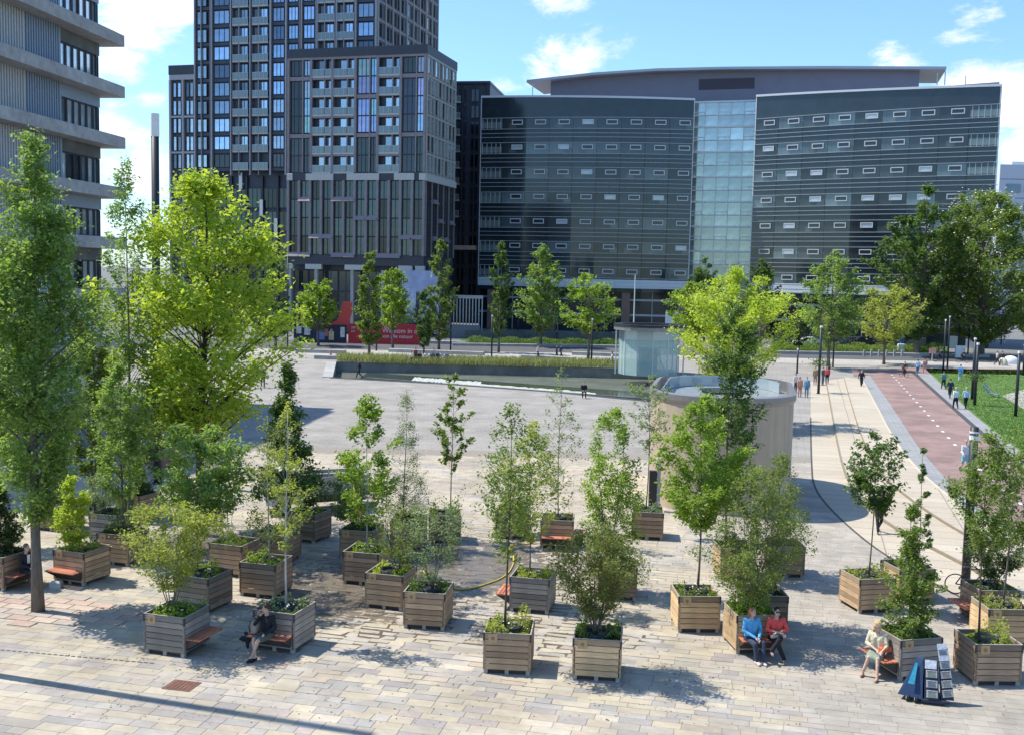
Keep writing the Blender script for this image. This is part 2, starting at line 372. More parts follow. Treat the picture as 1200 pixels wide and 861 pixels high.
obj('wall', mb, m_concd, lw)
SLABS = [((346,413),(404,414.5),'long concrete bench slab behind the bright round street tree'),((368,420.5),(436,422.5),'concrete bench slab where a child in pink stands'),
 ((455,412.5),(566,416.5),'long thin concrete bench slab between the slim poplars'),((468,423),(538,426),'concrete bench slab crowded with seated people'),
 ((610,420),(673,423),'low concrete slab behind the ornamental grass'),((670,416),(725,418),'concrete bench slab beside the glass pavilion'),((500,402.5),(545,404),'pale concrete slab by the red hoarding')]
for a, b, lab in SLABS: kerb('bench_slab', a, b, .9, .42, m_conc, lab, 'bench', 'concrete bench slabs along the street')
# ---- near paving : slabs laid in courses
A0 = R_(-13); cA, sA = math.cos(A0), math.sin(A0)
e1 = np.array([cA, sA]); e2 = np.array([-sA, cA])
struct(sheet('paving_bed', [(-32,14),(32,14),(32,60),(-32,60)], -.010, m_joint))
PAL = [(.50,.44,.33),(.43,.38,.31),(.38,.35,.31),(.52,.44,.30),(.44,.37,.32),(.35,.335,.31),(.47,.38,.28),(.40,.36,.30),(.42,.39,.345),(.48,.43,.36),(.36,.32,.30),(.54,.47,.35)]
m_pav = mat('paver_stone', (.4,.36,.3), rough=.78, var=.10, scale=5, objcol=True, bump=.12, bscale=40, dirt=.22)
m_pavs = mat('paver_stone_field', (.4,.36,.3), rough=.78, var=.14, scale=1.6, attr='col', bump=.1, bscale=30, dirt=.22)
mb = MB(); cx_, cy_ = G(560, 672)[:2]
for cx_, cy_, rx_, ry_ in ((*G(590,685)[:2], 4.2, 6.3), (*G(420,690)[:2], 3.4, 5.2), (*G(690,740)[:2], 1.7, 2.2)):
    mb = MB(); mb.add([(cx_+math.cos(t_)*rx_*(1+.1*math.sin(3*t_)), cy_+math.sin(t_)*ry_*(1+.1*math.sin(5*t_+1)), -.0085+.0004*rx_) for t_ in np.linspace(0, 2*math.pi, 48, False)], [tuple(range(48))]); struct(obj('wet_bedding', mb, mat('wet_bedding', (.12,.095,.07), rough=.5, var=.3)))
slabs = []
IRR = ((*G(590,685)[:2], 4.4, 6.5), (*G(420,690)[:2], 3.6, 5.4), (*G(690,740)[:2], 1.9, 2.4))
v = 8.
def inq(x, y):
    k = 0
    p = 1250*x/max(y, 1)+600
    q = 0
    for cx_, cy_, rx_, ry_ in IRR: q = max(q, 1.6*math.exp(-1.1*(((x-cx_)/rx_)**2+((y-cy_)/ry_)**2)))
    return min(1, q)
while v < 78:
    row = random.choice([.32,.32,.38,.26]); u = -44-random.random()*2
    while u < 52:
        w_ = random.choice([.4,.55,.65,.75,.9]); c = (u+w_/2)*e1+(v+row/2)*e2
        if 20.5 < c[1] < 58 and abs(c[0]) < c[1]*.53+1.5: slabs.append((c[0], c[1], w_, row))
        u += w_
    v += row
slabs.sort(key=lambda s_: s_[0]**2+s_[1]**2)
def keep(x, y):
    px = x; 
    return True
near, rest = slabs[:300], slabs[300:]
pv = struct(link('stone_paving', None))
meshes = {}
def pcol(x, y):
    c = np.array(random.choice(PAL))*.7+np.array((.44,.39,.32))*.3; warm = math.exp(-((y-24)/7)**2)
    if x > 7: c = c*.25+np.array((.42,.375,.31))*.75
    elif random.random() > .35+.4*warm: c = c*.3+np.array((.50,.43,.31))*.7
    return c*random.uniform(.93, 1.07)*.86
for x, y, w_, r in near:
    key = (w_, r)
    if key not in meshes:
        mb = MB(); g = .0045; mb.cbox(-w_/2+g, w_/2-g, -r/2+g, r/2-g, -.012, 0, .004); meshes[key] = mb.mesh('paver', m_pav)
    link('paver', meshes[key], pv, (x, y, random.uniform(-.0015, .0015)), A0+random.gauss(0, .004), col=pcol(x, y))
V, Fq, Cc = [], [], []
for x, y, w_, r in rest:
    j = inq(x, y); g = .005+.013*j; jj = .2*j*r/.32*.55
    h = [np.array((sx*(w_/2-g)+random.uniform(-jj, jj), sy*(r/2-g)+random.uniform(-jj, jj))) for sx, sy in ((-1,-1),(1,-1),(1,1),(-1,1))]
    zz = random.uniform(-.0015, .0015); o = len(V)
    for k in h: p = np.array((x, y))+k[0]*e1+k[1]*e2; V.append((*p, zz))
    for k in h: p = np.array((x, y))+k[0]*e1*1.005+k[1]*e2*1.005; V.append((*p, -.0105))
    Fq += [(o, o+1, o+2, o+3), (o+4, o+5, o+1, o), (o+5, o+6, o+2, o+1), (o+7, o+4, o, o+3)]; Cc += [(*pcol(x, y), 1)]*16
me = npmesh('paver_field', V, np.array(Fq), m_pavs)
ca = me.color_attributes.new('col', 'FLOAT_COLOR', 'CORNER'); ca.data.foreach_set('color', np.array(Cc, np.float32).ravel())
link('paver_field', me, pv, kind='stuff')
# red brick patch round the big street tree and drain cover
bp = struct(link('brick_patch', None, None, (-13.6, 30.3, .012)))
mbm = MB(); mbm.cbox(-.36, .36, -.19, .19, 0, .022, .006); bme = mbm.mesh('brick', mat('red_brick', (.40,.27,.2), rough=.85, var=.15, scale=6, objcol=True, bump=.1))
for i in range(-5, 6):
    for k in range(-3, 4):
        if abs(i)*.9+abs(k)*1.3 > 4.6 or (abs(i) < 1 and k == 0): continue
        c = random.choice([(.42,.31,.24),(.37,.27,.21),(.44,.35,.27),(.36,.3,.25)])
        p = e1*(i*.75+(.37 if k % 2 else 0))+e2*k*.41; link('brick', bme, bp, (p[0], p[1], -.008), A0, col=c)
dc = thing('drain_cover', 'rusty square drain cover set in the sunlit paving', 'drain cover', (*G(213,803)[:2], .002), A0)
mb = MB(); mb.cbox(-.36,.36,-.3,.3,0,.012,.004); obj('frame', mb, mat('rust', (.16,.075,.055), rough=.8, var=.25, scale=9), dc)
mb = MB()
for i in range(6): mb.box(-.28+i*.1, -.22+i*.1, -.24, .24, .0125, .02)
obj('grate', mb, MATS['rust'], dc)
m_dark = mat('black_metal', (.018,.02,.022), rough=.45, spec=.5, var=.1)
dl = thing('drain_channel', 'thin dark slotted drain line crossing the near paving', 'drain')
a, b = G(0,761), G(182,777); d = (b-a); 
mb = MB()
for i in range(26):
    t0, t1 = i/26+.004, i/26+.03; p, q = a+d*t0, a+d*t1; mb.prism([(p.x, p.y-.03), (q.x, q.y-.03), (q.x, q.y+.03), (p.x, p.y+.03)], .0015, .006)
obj('slots', mb, m_slot, dl)
# ================================================================ buildings
m_gpan = mat('dark_curtain_glass', (.032,.043,.05), rough=.1, metal=.1, spec=.6, var=.2, scale=.5, bump=.02, bscale=.3)
m_gvis = glassmat('vision_glass', (.075,.095,.095), .07, .4, .02, .3)
m_gobj = mat('office_glass', (.06,.07,.07), rough=.08, metal=.15, spec=.65, objcol=True, var=.25, scale=.5, bump=.02, bscale=.3)
m_louv = mat('pale_metal', (.50,.54,.54), rough=.5, metal=.2)
m_fr = mat('white_frame', (.62,.64,.64), rough=.5)
m_coping = mat('white_coping', (.66,.67,.68), rough=.5, var=.05)
m_purp = mat('mauve_cladding', (.20,.20,.245), rough=.6, var=.06, scale=.4)
m_pill = mat('brown_pillar', (.27,.17,.13), rough=.8, var=.12, scale=2)
def ringmesh(name, w, h, t, d, m):
    mb = MB(); mb.box(-w/2, w/2, -d, 0, h/2-t, h/2); mb.box(-w/2, w/2, -d, 0, -h/2, -h/2+t)
    mb.box(-w/2, -w/2+t, -d, 0, -h/2+t, h/2-t); mb.box(w/2-t, w/2, -d, 0, -h/2+t, h/2-t); return mb.mesh(name, m)
def rectmesh(name, w, h, d, m):
    mb = MB(); mb.box(-w/2, w/2, -d, 0, -h/2, h/2); return mb.mesh(name, m)
K = 1.1
off = thing('glass_office', 'long dark glass office block with white vent window frames and a grey roof storey', 'office building', (12, 172, 0))
O = off.location.copy()
def arc(A, B, sag):
    A, B = np.array(A[:2]), np.array(B[:2]); d = B-A; Ln = np.linalg.norm(d); d = d/Ln; nrm = np.array([d[1], -d[0]])
    def P(t, out=0.):
        s = 4*sag*t*(1-t); p = A+d*Ln*t+nrm*(s+out); sl = 4*sag*(1-2*t)/Ln
        return p[0]-O.x, p[1]-O.y, math.atan2(d[1], d[0])-math.atan(sl)
    return P, Ln
LA, LB = W(562,220,K*177), W(811,220,K*172); RA, RB = W(882,220,K*169), W(1167,220,K*150)
Fl = 3.95*K
def wing(A, B, sag, ncol, z0, zt0, zt1, nfl, firstwin, lastwin, ztop_fl, name):
    P, Ln = arc(A, B, sag); cw = Ln/ncol; ht = 1.75*K; seg = ncol
    def ribbonz(nm, zf, th, out, m, t0=0., t1=1., parent=off, n=None):
        n = n or ncol*2; mb = MB(); pf = [P(t0+(t1-t0)*i/n, out) for i in range(n+1)]; pb = [P(t0+(t1-t0)*i/n, -.3) for i in range(n+1)]
        vs = []
        for (x, y, _), (bx, by, _), i in zip(pf, pb, range(n+1)):
            z = zf(t0+(t1-t0)*i/n) if callable(zf) else zf; z2 = z+(th(t0+(t1-t0)*i/n) if callable(th) else th)
            vs += [(x, y, z), (x, y, z2), (bx, by, z2), (bx, by, z)]
        fs = []
        for i in range(n):
            a = 4*i; fs += [(a, a+4, a+5, a+1), (a+1, a+5, a+6, a+2), (a+3, a+7, a+4, a)]
        fs += [(0, 1, 2, 3), (4*n+3, 4*n+2, 4*n+1, 4*n)]
        mb.add(vs, fs); return obj(nm, mb, m, parent)
    top = lambda t: zt0+(zt1-zt0)*t
    ribbonz('spandrel', lambda t: ztop_fl+ht/2-.1, lambda t: top(t)-(ztop_fl+ht/2-.1), 0, m_gpan)      # top blank band
    ribbonz('roof_coping', top, .35, .18, m_coping)
    ribbonz('base_band', z0-1.55, 1.5, .12, m_coping)
    smesh = rectmesh('spandrel', cw-.04, Fl-ht-.06, .25, m_gobj); vmesh = rectmesh('pane', cw-.04, ht-.06, .2, m_gobj)
    wf = ringmesh('window', 1.8*K, .78*K, .14, .12, m_fr); wp = rectmesh('pane', 1.5*K, .52*K, .05, m_gobj); rev = rectmesh('pane', 1.3, .9, .04, m_gobj)
    for f in range(nfl):
        zc = ztop_fl-f*Fl
        for c in range(ncol):
            t = (c+.5)/ncol; x, y, a = P(t, -.22)
            br = random.uniform(.85, 1.15); vb = random.choice([.6,.8,1,1,1.3,2.2,2.8])
            link('pane', vmesh, off, (x, y, zc-.1), a, col=tuple(k*br*vb for k in (.052,.066,.068)))
            link('spandrel', smesh, off, (x, y, zc-.1-Fl/2), a, col=tuple(k*br for k in (.03,.041,.047)))
            if firstwin <= c <= lastwin:
                x2, y2, _ = P((c+.62)/ncol, .06)
                wo = link('window', wf, off, (x2, y2, zc+.12), a); lk = random.random()
                link('pane', wp, wo, (0, -.03, 0), 0, col=(.03,.035,.04) if lk > .2 else (.45,.5,.5))
                if random.random() < .3:
                    x3, y3, _ = P((c+.62)/ncol+random.choice([-.2, .2])/ncol, .01); link('pane', rev, off, (x3, y3, zc-.45), a, col=(.10,.115,.115))
            elif c == 0 or c == ncol-1:
                for k in range(5):
                    x2, y2, _ = P((c+(k+.5)/5)/ncol, .02); mm = meshcache('mullion', lambda: rectmesh('mullion', .09, ht-.1, .06, m_louv)); link('mullion', mm, off, (x2, y2, zc-.1), a)
                x2, y2, _ = P((c+.5)/ncol, .03); link('blind', meshcache('blind%.2f' % cw, lambda: rectmesh('blind', cw-.3, ht*.55, .02, m_gobj)), off, (x2, y2, zc-.3), a, col=(.2,.23,.21))
        for dz in (ht/2+.02-.1, -ht/2-.1, -ht/2-.85, -ht/2-1.55): 
            ribbonz('louvre_line', zc+dz, .07, .16, m_louv, n=ncol)
    ribbonz('end_trim', z0, lambda t: top(t)-z0, .06, m_fr, 0, .004, n=1); ribbonz('end_trim', z0, lambda t: top(t)-z0, .06, m_fr, .996, 1, n=1)
    # ground storey : recessed glass, storey beam, pillars
    def rib2(nm, za, zb, out, m, t0=0, t1=1):
        n = ncol; pf = [P(t0+(t1-t0)*i/n, out) for i in range(n+1)]; mb = MB()
        mb.add([(x, y, z) for x, y, _ in pf for z in (za, zb)], [(2*i, 2*i+2, 2*i+3, 2*i+1) for i in range(n)]); return obj(nm, mb, m, off)
    rib2('ground_floor_glass', 0, z0-1.5, -2.2, m_gpan)
    for zz in (2.9, 5.6): 
        n = ncol; pf = [P(i/n, -2.0) for i in range(n+1)]; mb = MB(); mb.add([(x, y, z) for x, y, _ in pf for z in (zz, zz+.35)], [(2*i, 2*i+2, 2*i+3, 2*i+1) for i in range(n)]); obj('storey_beam', mb, m_louv, off)
    pm = meshcache('pillar', lambda: MB().box(-.75,.75,-.75,.75,0,8.7).mesh('pillar', m_pill))
    for t in (.07, .36, .71, .97): x, y, a = P(t, -1.0); link('pillar', pm, off, (x, y, 0), a)
    mm = meshcache('gmull', lambda: rectmesh('mullion', .12, 8.6, .1, m_louv))
    for i in range(1, ncol*2, 1):
        if i % 2: x, y, a = P(i/ncol/2, -2.1); link('mullion', mm, off, (x, y, 4.3), a)
    return P
CACHE = {}
def meshcache(k, fn):
    if k not in CACHE: CACHE[k] = fn()
    return CACHE[k]
z0L = Zat(600,329,K*175)+.6
PLf = wing(LA, LB, 1.6, 9, 9.4, Zat(562,115,K*177), Zat(811,118,K*172), 7, 1, 8, Zat(690,144,K*173), 'l')
PRf = wing(RA, RB, 1.0, 9, 9.4, Zat(886,114,K*169), Zat(1169,101.5,K*150), 7, 0, 7, Zat(1030,138,K*159), 'r')
# glazed stair bay between the wings
SA, SB = W(809,220,K*174.5), W(884,220,K*171.5); PS, LnS = arc(SA, SB, 0)
cw = LnS/5; zt = Zat(850,124,K*173)
m_lg = mat('pale_green_glass', (.25,.33,.33), rough=.08, metal=.45, spec=.9, objcol=True, var=.3, scale=.5, bump=.02, bscale=.3)
for f in range(8):
    zc = zt-1.6-f*Fl
    for c in range(5):
        x, y, a = PS((c+.5)/5)
        for k, (dz, hh) in enumerate(((-.95*K, 1.75*K), (.95*K, 1.95*K))):
            br = random.uniform(.88, 1.12); base = (.44,.51,.50) if f < 2 else (.37,.44,.41)
            if random.random() < .15: br *= 1.25
            link('pane', meshcache('sp%d' % k, lambda: rectmesh('pane', cw-.1, hh-.08, .1, m_lg)), off, (x, y, zc+dz), a, col=tuple(q*br for q in base))
    x, y, a = PS(.5, .12); link('floor_edge', meshcache('fe', lambda: rectmesh('floor_edge', LnS, .3, .25, m_fr)), off, (x, y, zc+2.05*K), a)
    link('transom', meshcache('tr', lambda: rectmesh('transom', LnS, .08, .15, m_fr)), off, (x, y, zc-.03), a)
    for c in (0, 2, 4):
        x, y, a = PS((c+.5)/5, .1); wo = link('window', meshcache('sw', lambda: ringmesh('window', 1.9*K, .75, .13, .1, m_fr)), off, (x, y, zc+.2), a)
for c in range(6):
    x, y, a = PS(c/5, .05); link('mullion', meshcache('sm', lambda: rectmesh('mullion', .1, zt-1.5, .15, m_fr)), off, (x, y, (zt+1.5)/2+.3), a)
# solid body behind, roof storey
mb = MB(); z1 = Zat(700,116,K*174)-.4
def loc(p): return (p.x-O.x, p.y-O.y)
body = [loc(W(564,220,K*178.2)), loc(W(811,220,K*176.5)), loc(W(884,220,K*174.5)), loc(W(886,220,K*169.8)), loc(W(1164,220,K*150.6)), (loc(W(1164,220,K*150.6))[0]-2, loc(W(1164,220,K*150.6))[1]+30), loc(W(575,220,K*205))]
mb.prism(body, 9, z1); obj('core', mb, m_purp, off)
mb = MB(); mb.prism([(x, y+1.5) for x, y in body], 0, 9); obj('ground_core', mb, m_gpan, off)
mb = MB()
pts = [(645,100),(700,96),(800,91),(890,90),(980,90),(1075,91)]
A, B = W(645,115,K*186), W(1076,115,K*170); d = (B-A); n_ = 14
cols = []
topz = lambda px: np.interp(px, [617,700,780,860,980,1108], [Zat(617,97.5,K*186), Zat(700,89,K*183), Zat(780,84,K*180), Zat(860,82,K*177), Zat(980,81.5,K*173), Zat(1108,83,K*169)])-.1
for i in range(n_+1):
    t = i/n_; px = 645+(1076-645)*t; p = A+d*t; cols.append((p.x-O.x, p.y-O.y, float(topz(px))))
bk = np.array([4, 14])
vs = [(x, y, z) for x, y, h in cols for z in (z1-1, h)]+[(x+bk[0], y+bk[1], z) for x, y, h in cols for z in (z1-1, h)]; n2 = 2*(n_+1)
fs = [(2*i, 2*i+2, 2*i+3, 2*i+1) for i in range(n_)]+[(2*i+1, 2*i+3, n2+2*i+3, n2+2*i+1) for i in range(n_)]+[(0, 1, n2+1, n2), (n2-1, n2-2, 2*n2-2, 2*n2-1)]
mb.add(vs, fs); obj('roof_storey', mb, m_purp, off)
mb = MB(); A2, B2 = W(617,98,K*185), W(1109,83,K*167.5); d2 = B2-A2; vs = []
for i in range(19):
    t = i/18; p = A2+d2*t; px = 617+(1109-617)*t; h = float(topz(px)); 
    for oy, oz in ((0, 0), (0, .45), (13, .45), (13, 0)): vs.append((p.x-O.x+oy*.28, p.y-O.y+oy, h+oz))
fs = []
for i in range(18):
    a = 4*i
    for k in range(4): fs.append((a+k, a+(k+1) % 4, a+4+(k+1) % 4, a+4+k))
fs += [(0, 3, 2, 1), (72, 73, 74, 75)]
mb.add(vs, fs); obj('roof', mb, mat('zinc', (.42,.44,.46), rough=.45, metal=.3), off)
lm = meshcache('lou', lambda: rectmesh('louvre', 9.7, .13, .12, mat('louvre_dark', (.09,.08,.11), rough=.6)))
p = W(851,99,K*178.3)
ang = math.atan2(d.y, d.x)
for i in range(9): link('louvre', lm, off, (p.x-O.x, p.y-O.y-.35, p.z-.75+i*.2), ang)
lb = rectmesh('louvre_backing', 9.9, 1.95, .05, MATS['louvre_dark']); link('louvre_backing', lb, off, (p.x-O.x, p.y-O.y-.3, p.z), ang)
for (px, py0, py1, Y) in ((624,115,99,182*K),(1107,100,84,168*K),(1098,100,86,168*K),(1131,103,89,153*K)):
    mb = MB(); a_, b_ = W(px, py0, Y), W(px, py1, Y); mb.tube([(0,0,0),(0,0,b_.z-a_.z)], .09, 6); obj('mast', mb, m_louv, off, loc=(a_.x-O.x, a_.y-O.y, a_.z))
fp = thing('flagpole', 'thin white flagpole in front of the glass office', 'flagpole', tuple(G(742,402)))
mb = MB(); mb.tube([(0,0,0),(0,0,Zat(742,322,G(742,402).y))], [.12,.06], 8); obj('pole', mb, m_white, fp)
# far white building at the right edge
wb = thing('white_block', 'distant white office block with dark strip windows beyond the chestnut tree', 'building', tuple(W(1166,300,300)[:2])+(0,))
zt_ = Zat(1180,193,300); mb = MB(); mb.box(0, 60, 0, 30, 0, zt_); mb.box(6, 12, 6, 12, zt_, zt_+1.5); obj('wall', mb, mat('white_panels', (.55,.57,.6), rough=.6, var=.04), wb)
wm_ = rectmesh('window', 3.9, 2.3, .2, glassmat('blue_strip', (.12,.16,.2), .08, .5))
for f in range(8):
    for c in range(6): link('window', wm_, wb, (4+c*5, -.05, zt_-7.5-f*5.2+1), 0)
pb = rectmesh('panel_joint', 59, .12, .1, m_purp)
for f in range(9): link('panel_joint', pb, wb, (29.6, -.02, zt_-5-f*5.2+1), 0)

# ---------------- residential podium and tower, common grid frame
GA = R_(-15.4)
m_clad = mat('brown_mauve_frame', (.25,.21,.215), rough=.55, metal=.15, var=.14, scale=1.2)
m_blk = mat('black_frame', (.05,.052,.062), rough=.45, metal=.2, var=.15)
m_navy = mat('navy_wall', (.055,.063,.082), rough=.45, var=.2, metal=.2, scale=1)
m_bgl = mat('blue_window', (.3,.4,.52), rough=.06, metal=.7, spec=.9, objcol=True, var=.25, scale=.8, bump=.03, bscale=.4)
m_dgl = mat('deep_window', (.04,.06,.075), rough=.06, metal=.4, spec=.9, objcol=True, var=.25, scale=.8, bump=.03, bscale=.4)
m_rail = mat('glass_railing', (.17,.22,.22), rough=.12, metal=.2, spec=.8)
m_pale = mat('pale_stone', (.48,.46,.42), rough=.7, var=.12)
m_sidep = mat('pale_side_frame', (.40,.38,.34), rough=.6, var=.12)
Cp = W(497,300,165); pod = thing('residential_block', 'brown framed apartment block with glass balconies above a pale stone band', 'apartment block', (Cp.x, Cp.y, 0), GA)
BX = [-23.2,-19.1,-15.5,-11.6,-7.9,-4.1,0]
ZB = 24.9; FH = 2.95; NF = 6; ZT = ZB+NF*FH
mb = MB(); mb.box(-23.1,-.1,.7,14,11,ZT+.5); mb.box(-23.1,-.1,2.2,13,0,11); obj('core', mb, m_navy, pod)
mb = MB(); mb.box(-23.3,.15,-.15,14.2,ZT+.35,ZT+1.7); obj('parapet', mb, m_blk, pod)
mb = MB(); mb.box(-23.25,.08,-.08,.5,ZT,ZT+.348); obj('cornice', mb, m_clad, pod)
pier = MB().box(-.19,.19,-.22,.3,ZB+.3,ZT).mesh('pier', m_clad); thin = MB().box(-.09,.09,-.12,.3,ZB+.3,ZT).mesh('mullion', m_clad)
for x in BX: link('pier', pier, pod, (max(min(x,-.2),-23.0), 0, 0))
kind = 'wbbwbw'; subs = {'w': (.62,), 'b': (.66,)}
blkw = {}
def win(parent, x, z, w_, h_, m, col, y=.28, axis=0, frame=m_blk, nm='window', split=0):
    fm = meshcache(('wf', round(w_, 2), round(h_, 2), frame.name, split), lambda: wfm(w_, h_, frame, split))
    pm = meshcache(('wp', round(w_, 2), round(h_, 2), m.name), lambda: rectmesh('pane', w_-.16, h_-.16, .05, m))
    o = link(nm, fm, parent, (x, y, z) if axis == 0 else (y, x, z), 0 if axis == 0 else math.pi/2)
    link('pane', pm, o, (0, .0, 0), 0, col=col); return o
def wfm(w_, h_, frame, split):
    mb = MB(); t = .08; d = .14
    mb.box(-w_/2, w_/2, -d, .02, h_/2-t, h_/2); mb.box(-w_/2, w_/2, -d, .02, -h_/2, -h_/2+t); mb.box(-w_/2, -w_/2+t, -d, .02, -h_/2+t, h_/2-t); mb.box(w_/2-t, w_/2, -d, .02, -h_/2+t, h_/2-t)
    for k in range(split): x = -w_/2+w_*(k+1)/(split+1); mb.box(x-.04, x+.04, -d+.02, .02, -h_/2+t, h_/2-t)
    return mb.mesh('window', frame)
def bcol(b=(.42,.54,.66), lo=.5, hi=1.2):
    k = random.uniform(lo, hi)*(.3 if random.random() < .12 else 1); w = random.random()*.35; g = sum(b)/3
    return tuple((c*(1-w)+g*w)*k for c in b)
def railmesh(w_):
    mb = MB(); mb.box(-w_/2, w_/2, -.25, 1.0, -.16, .1); mb.m = 1; mb.box(-w_/2+.03, w_/2-.03, -.22, -.18, .12, 1.1); mb.m = 2
    mb.box(-w_/2, w_/2, -.24, -.16, 1.1, 1.16)
    for k in range(5): x = -w_/2+.05+(w_-.1)*k/4; mb.box(x-.03, x+.03, -.26, -.23, .1, 1.1)
    return mb.mesh('balcony', [m_pale, m_rail, m_louv])
for i in range(6):
    x0, x1 = BX[i]+.2, BX[i+1]-.2; k = kind[i]
    if i == 5: x1 = -.4
    w_ = x1-x0; s_ = x0+w_*.66; link('mullion', thin, pod, (s_, 0, 0))
    tall = [(0, 2), (2, 4), (4, 5), (5, 6)] if i in (0, 5) else [(0, 2), (2, 4), (4, 6)]
    if k == 'w':
        for a_, b_ in ([(0, 1.93), (2.07, 4.93), (5.07, 6)] if i in (0, 5) else [(0, 1.93), (2.07, 3.93), (4.07, 6)]):
            zc = ZB+.3+(a_+b_)/2*FH-.15; h_ = (b_-a_)*FH-.35
            c1 = bcol((.035,.05,.065)) if (i in (0, 5) or a_ == 0) else bcol((.42,.54,.66)); c2 = bcol((.04,.06,.07)) if a_ == 0 else bcol((.42,.54,.66))
            nrow = max(1, int(round(b_-a_)))
            for r in range(nrow):
                zz = zc-h_/2+h_*(r+.5)/nrow
                win(pod, (x0+s_)/2, zz, s_-x0-.1, h_/nrow-.02, m_bgl if c1[0] > .1 else m_dgl, tuple(q*random.uniform(.8,1.2) for q in c1), split=2)
                win(pod, (s_+x1)/2, zz, x1-s_-.1, h_/nrow-.02, m_bgl if c2[0] > .1 else m_dgl, tuple(q*random.uniform(.8,1.2) for q in c2), split=1)
            sp = meshcache(('spn', round(w_, 2)), lambda: MB().box(-w_/2, w_/2, -.1, .3, -.3, .3).mesh('spandrel', m_clad))
            link('spandrel', sp, pod, ((x0+x1)/2, 0, ZB+.3+b_*FH))
    else:
        for f in range(NF):
            zb = ZB+.3+f*FH
            bo = link('balcony', meshcache(('bal', round(w_, 2)), lambda: railmesh(w_)), pod, ((x0+x1)/2, .1, zb))
            if f and f in (1, 3, 5): link('spandrel', meshcache(('bsp', round(w_, 2)), lambda: MB().box(-w_/2, w_/2, -.12, .2, -.35, .05).mesh('spandrel', m_clad)), pod, ((x0+x1)/2, 0, zb-.1))
            win(pod, x0+w_*.42, zb+1.45, w_*.36, 2.3, m_bgl, bcol(), y=.66); win(pod, x0+w_*.8, zb+1.45, w_*.26, 2.3, m_bgl, bcol(), y=.66)
# stone band
band_ = MB(); xs = [-23.2,-22.4,-21.6,-19.8,-14.9,-12.9,-9.8,-7.6,-3.9,-1.8,.1]
for j, (a_, b_) in enumerate([(-23.2,-22.2),(-19.9,-15.2),(-12.9,-7.5),(-5.0,-1.7),(-.9,.15)]): 
    mb = MB(); mb.cbox(a_, b_, -.3, .4, ZB-.9, ZB+.15, .05); obj('band_stone', mb, m_pale, pod)
mb = MB(); mb.box(-23.2,.1,-.1,.4,ZB-.92,ZB+.28); obj('band', mb, m_blk, pod)
# lower storeys
ZL = 12.4
lx = np.linspace(-23.0, -.15, 13)
bm_ = MB().box(-.2,.2,-.28,.3,ZL,ZB-.92).mesh('pier', m_clad)
for j, x in enumerate(lx): link('pier', bm_, pod, (float(x), 0, 0))
for j in range(12):
    xc = (lx[j]+lx[j+1])/2; w_ = lx[1]-lx[0]-.4
    for r in range(4):
        win(pod, float(xc), ZL+(r+.5)*(ZB-.92-ZL)/4, w_, (ZB-.92-ZL)/4-.05, m_dgl, bcol((.035,.06,.065), .5, 1.7), y=.25, split=1)
hood = MB(); hood.add([(-1.1,-.5,-.35),(1.1,-.5,-.35),(1.1,.2,-.35),(-1.1,.2,-.35),(-.75,-.15,.35),(.75,-.15,.35),(.75,.2,.35),(-.75,.2,.35)], [(0,1,5,4),(1,2,6,5),(2,3,7,6),(3,0,4,7),(4,5,6,7),(3,2,1,0)])
hm = hood.mesh('hood', mat('mauve_hood', (.23,.19,.20), rough=.5, var=.1))
for j, r in ((0,0),(1,3),(2,1),(3,1),(4,0),(4,3),(5,3),(6,2),(7,2),(8,0),(9,0),(10,1),(11,1),(1,0),(5,0)): link('hood', hm, pod, (float((lx[j]+lx[j+1])/2), 0, ZL+r*(ZB-.92-ZL)/4))
mb = MB(); mb.box(-23.1,-.05,-.05,.8,10.8,ZL-.02); obj('soffit_beam', mb, m_blk, pod)
for a_, b_ in ((-23.2,-22.2),(-20.0,-17.2),(-13.2,-9.8),(-4.2,-1.9),(-1.4,.1)): mb = MB(); mb.cbox(a_, b_, -.15, .4, 10.1, 10.9, .03); obj('band_stone', mb, m_pale, pod)
col_ = MB().box(-.25,.25,0,.5,0,10.1).mesh('column', m_conc)
for x in (-22.8,-18.2,-12.0,-6.8,-.5): link('column', col_, pod, (x, 0, 0))
for i in range(9):
    for r in range(3): win(pod, -21.8+i*2.6, 1.7+r*3.3, 2.5, 3.2, m_dgl, bcol((.03,.045,.05), .5, 1.8), y=2.2, split=1)
# side face (x=0 plane), frames facing +x
smp = MB().box(-.25,.18,-.12,.12,ZB-.9,ZT).mesh('side_pier', m_sidep)
for j in range(9): link('side_pier', smp, pod, (0, .2+j*1.68, 0))
slb = MB().box(-.2,.14,0,13.9,-.18,.18).mesh('side_beam', m_sidep)
for f in range(NF+1): link('side_beam', slb, pod, (0, .1, ZB+.2+f*FH-.05))
for f in range(NF):
    for j in range(8): win(pod, 1.04+j*1.68, ZB+.3+f*FH+1.45, 1.38, 2.5, m_bgl, bcol((.42,.55,.58)) if random.random() > .25 else (.03,.04,.05), y=-.05, axis=1, frame=m_sidep)
mb = MB(); mb.box(-.2,.3,-.2,14.1,ZB-1.0,ZB+.02); obj('band_stone', mb, m_pale, pod)
for j in range(6): link('side_pier', MB().box(-.25,.18,-.15,.15,ZL,ZB-1).mesh('side_pier', m_clad), pod, (0, .2+j*2.7, 0))
for j in range(5):
    for r in range(4): win(pod, 1.55+j*2.7, ZL+(r+.5)*2.85, 2.3, 2.8, m_dgl, bcol((.03,.05,.06)), y=-.1, axis=1, split=1)
for j, r in ((1,3),(2,2),(3,1),(1,1),(4,2)): link('hood', hm, pod, (.1, 1.55+j*2.7, ZL+r*2.85), math.pi/2)
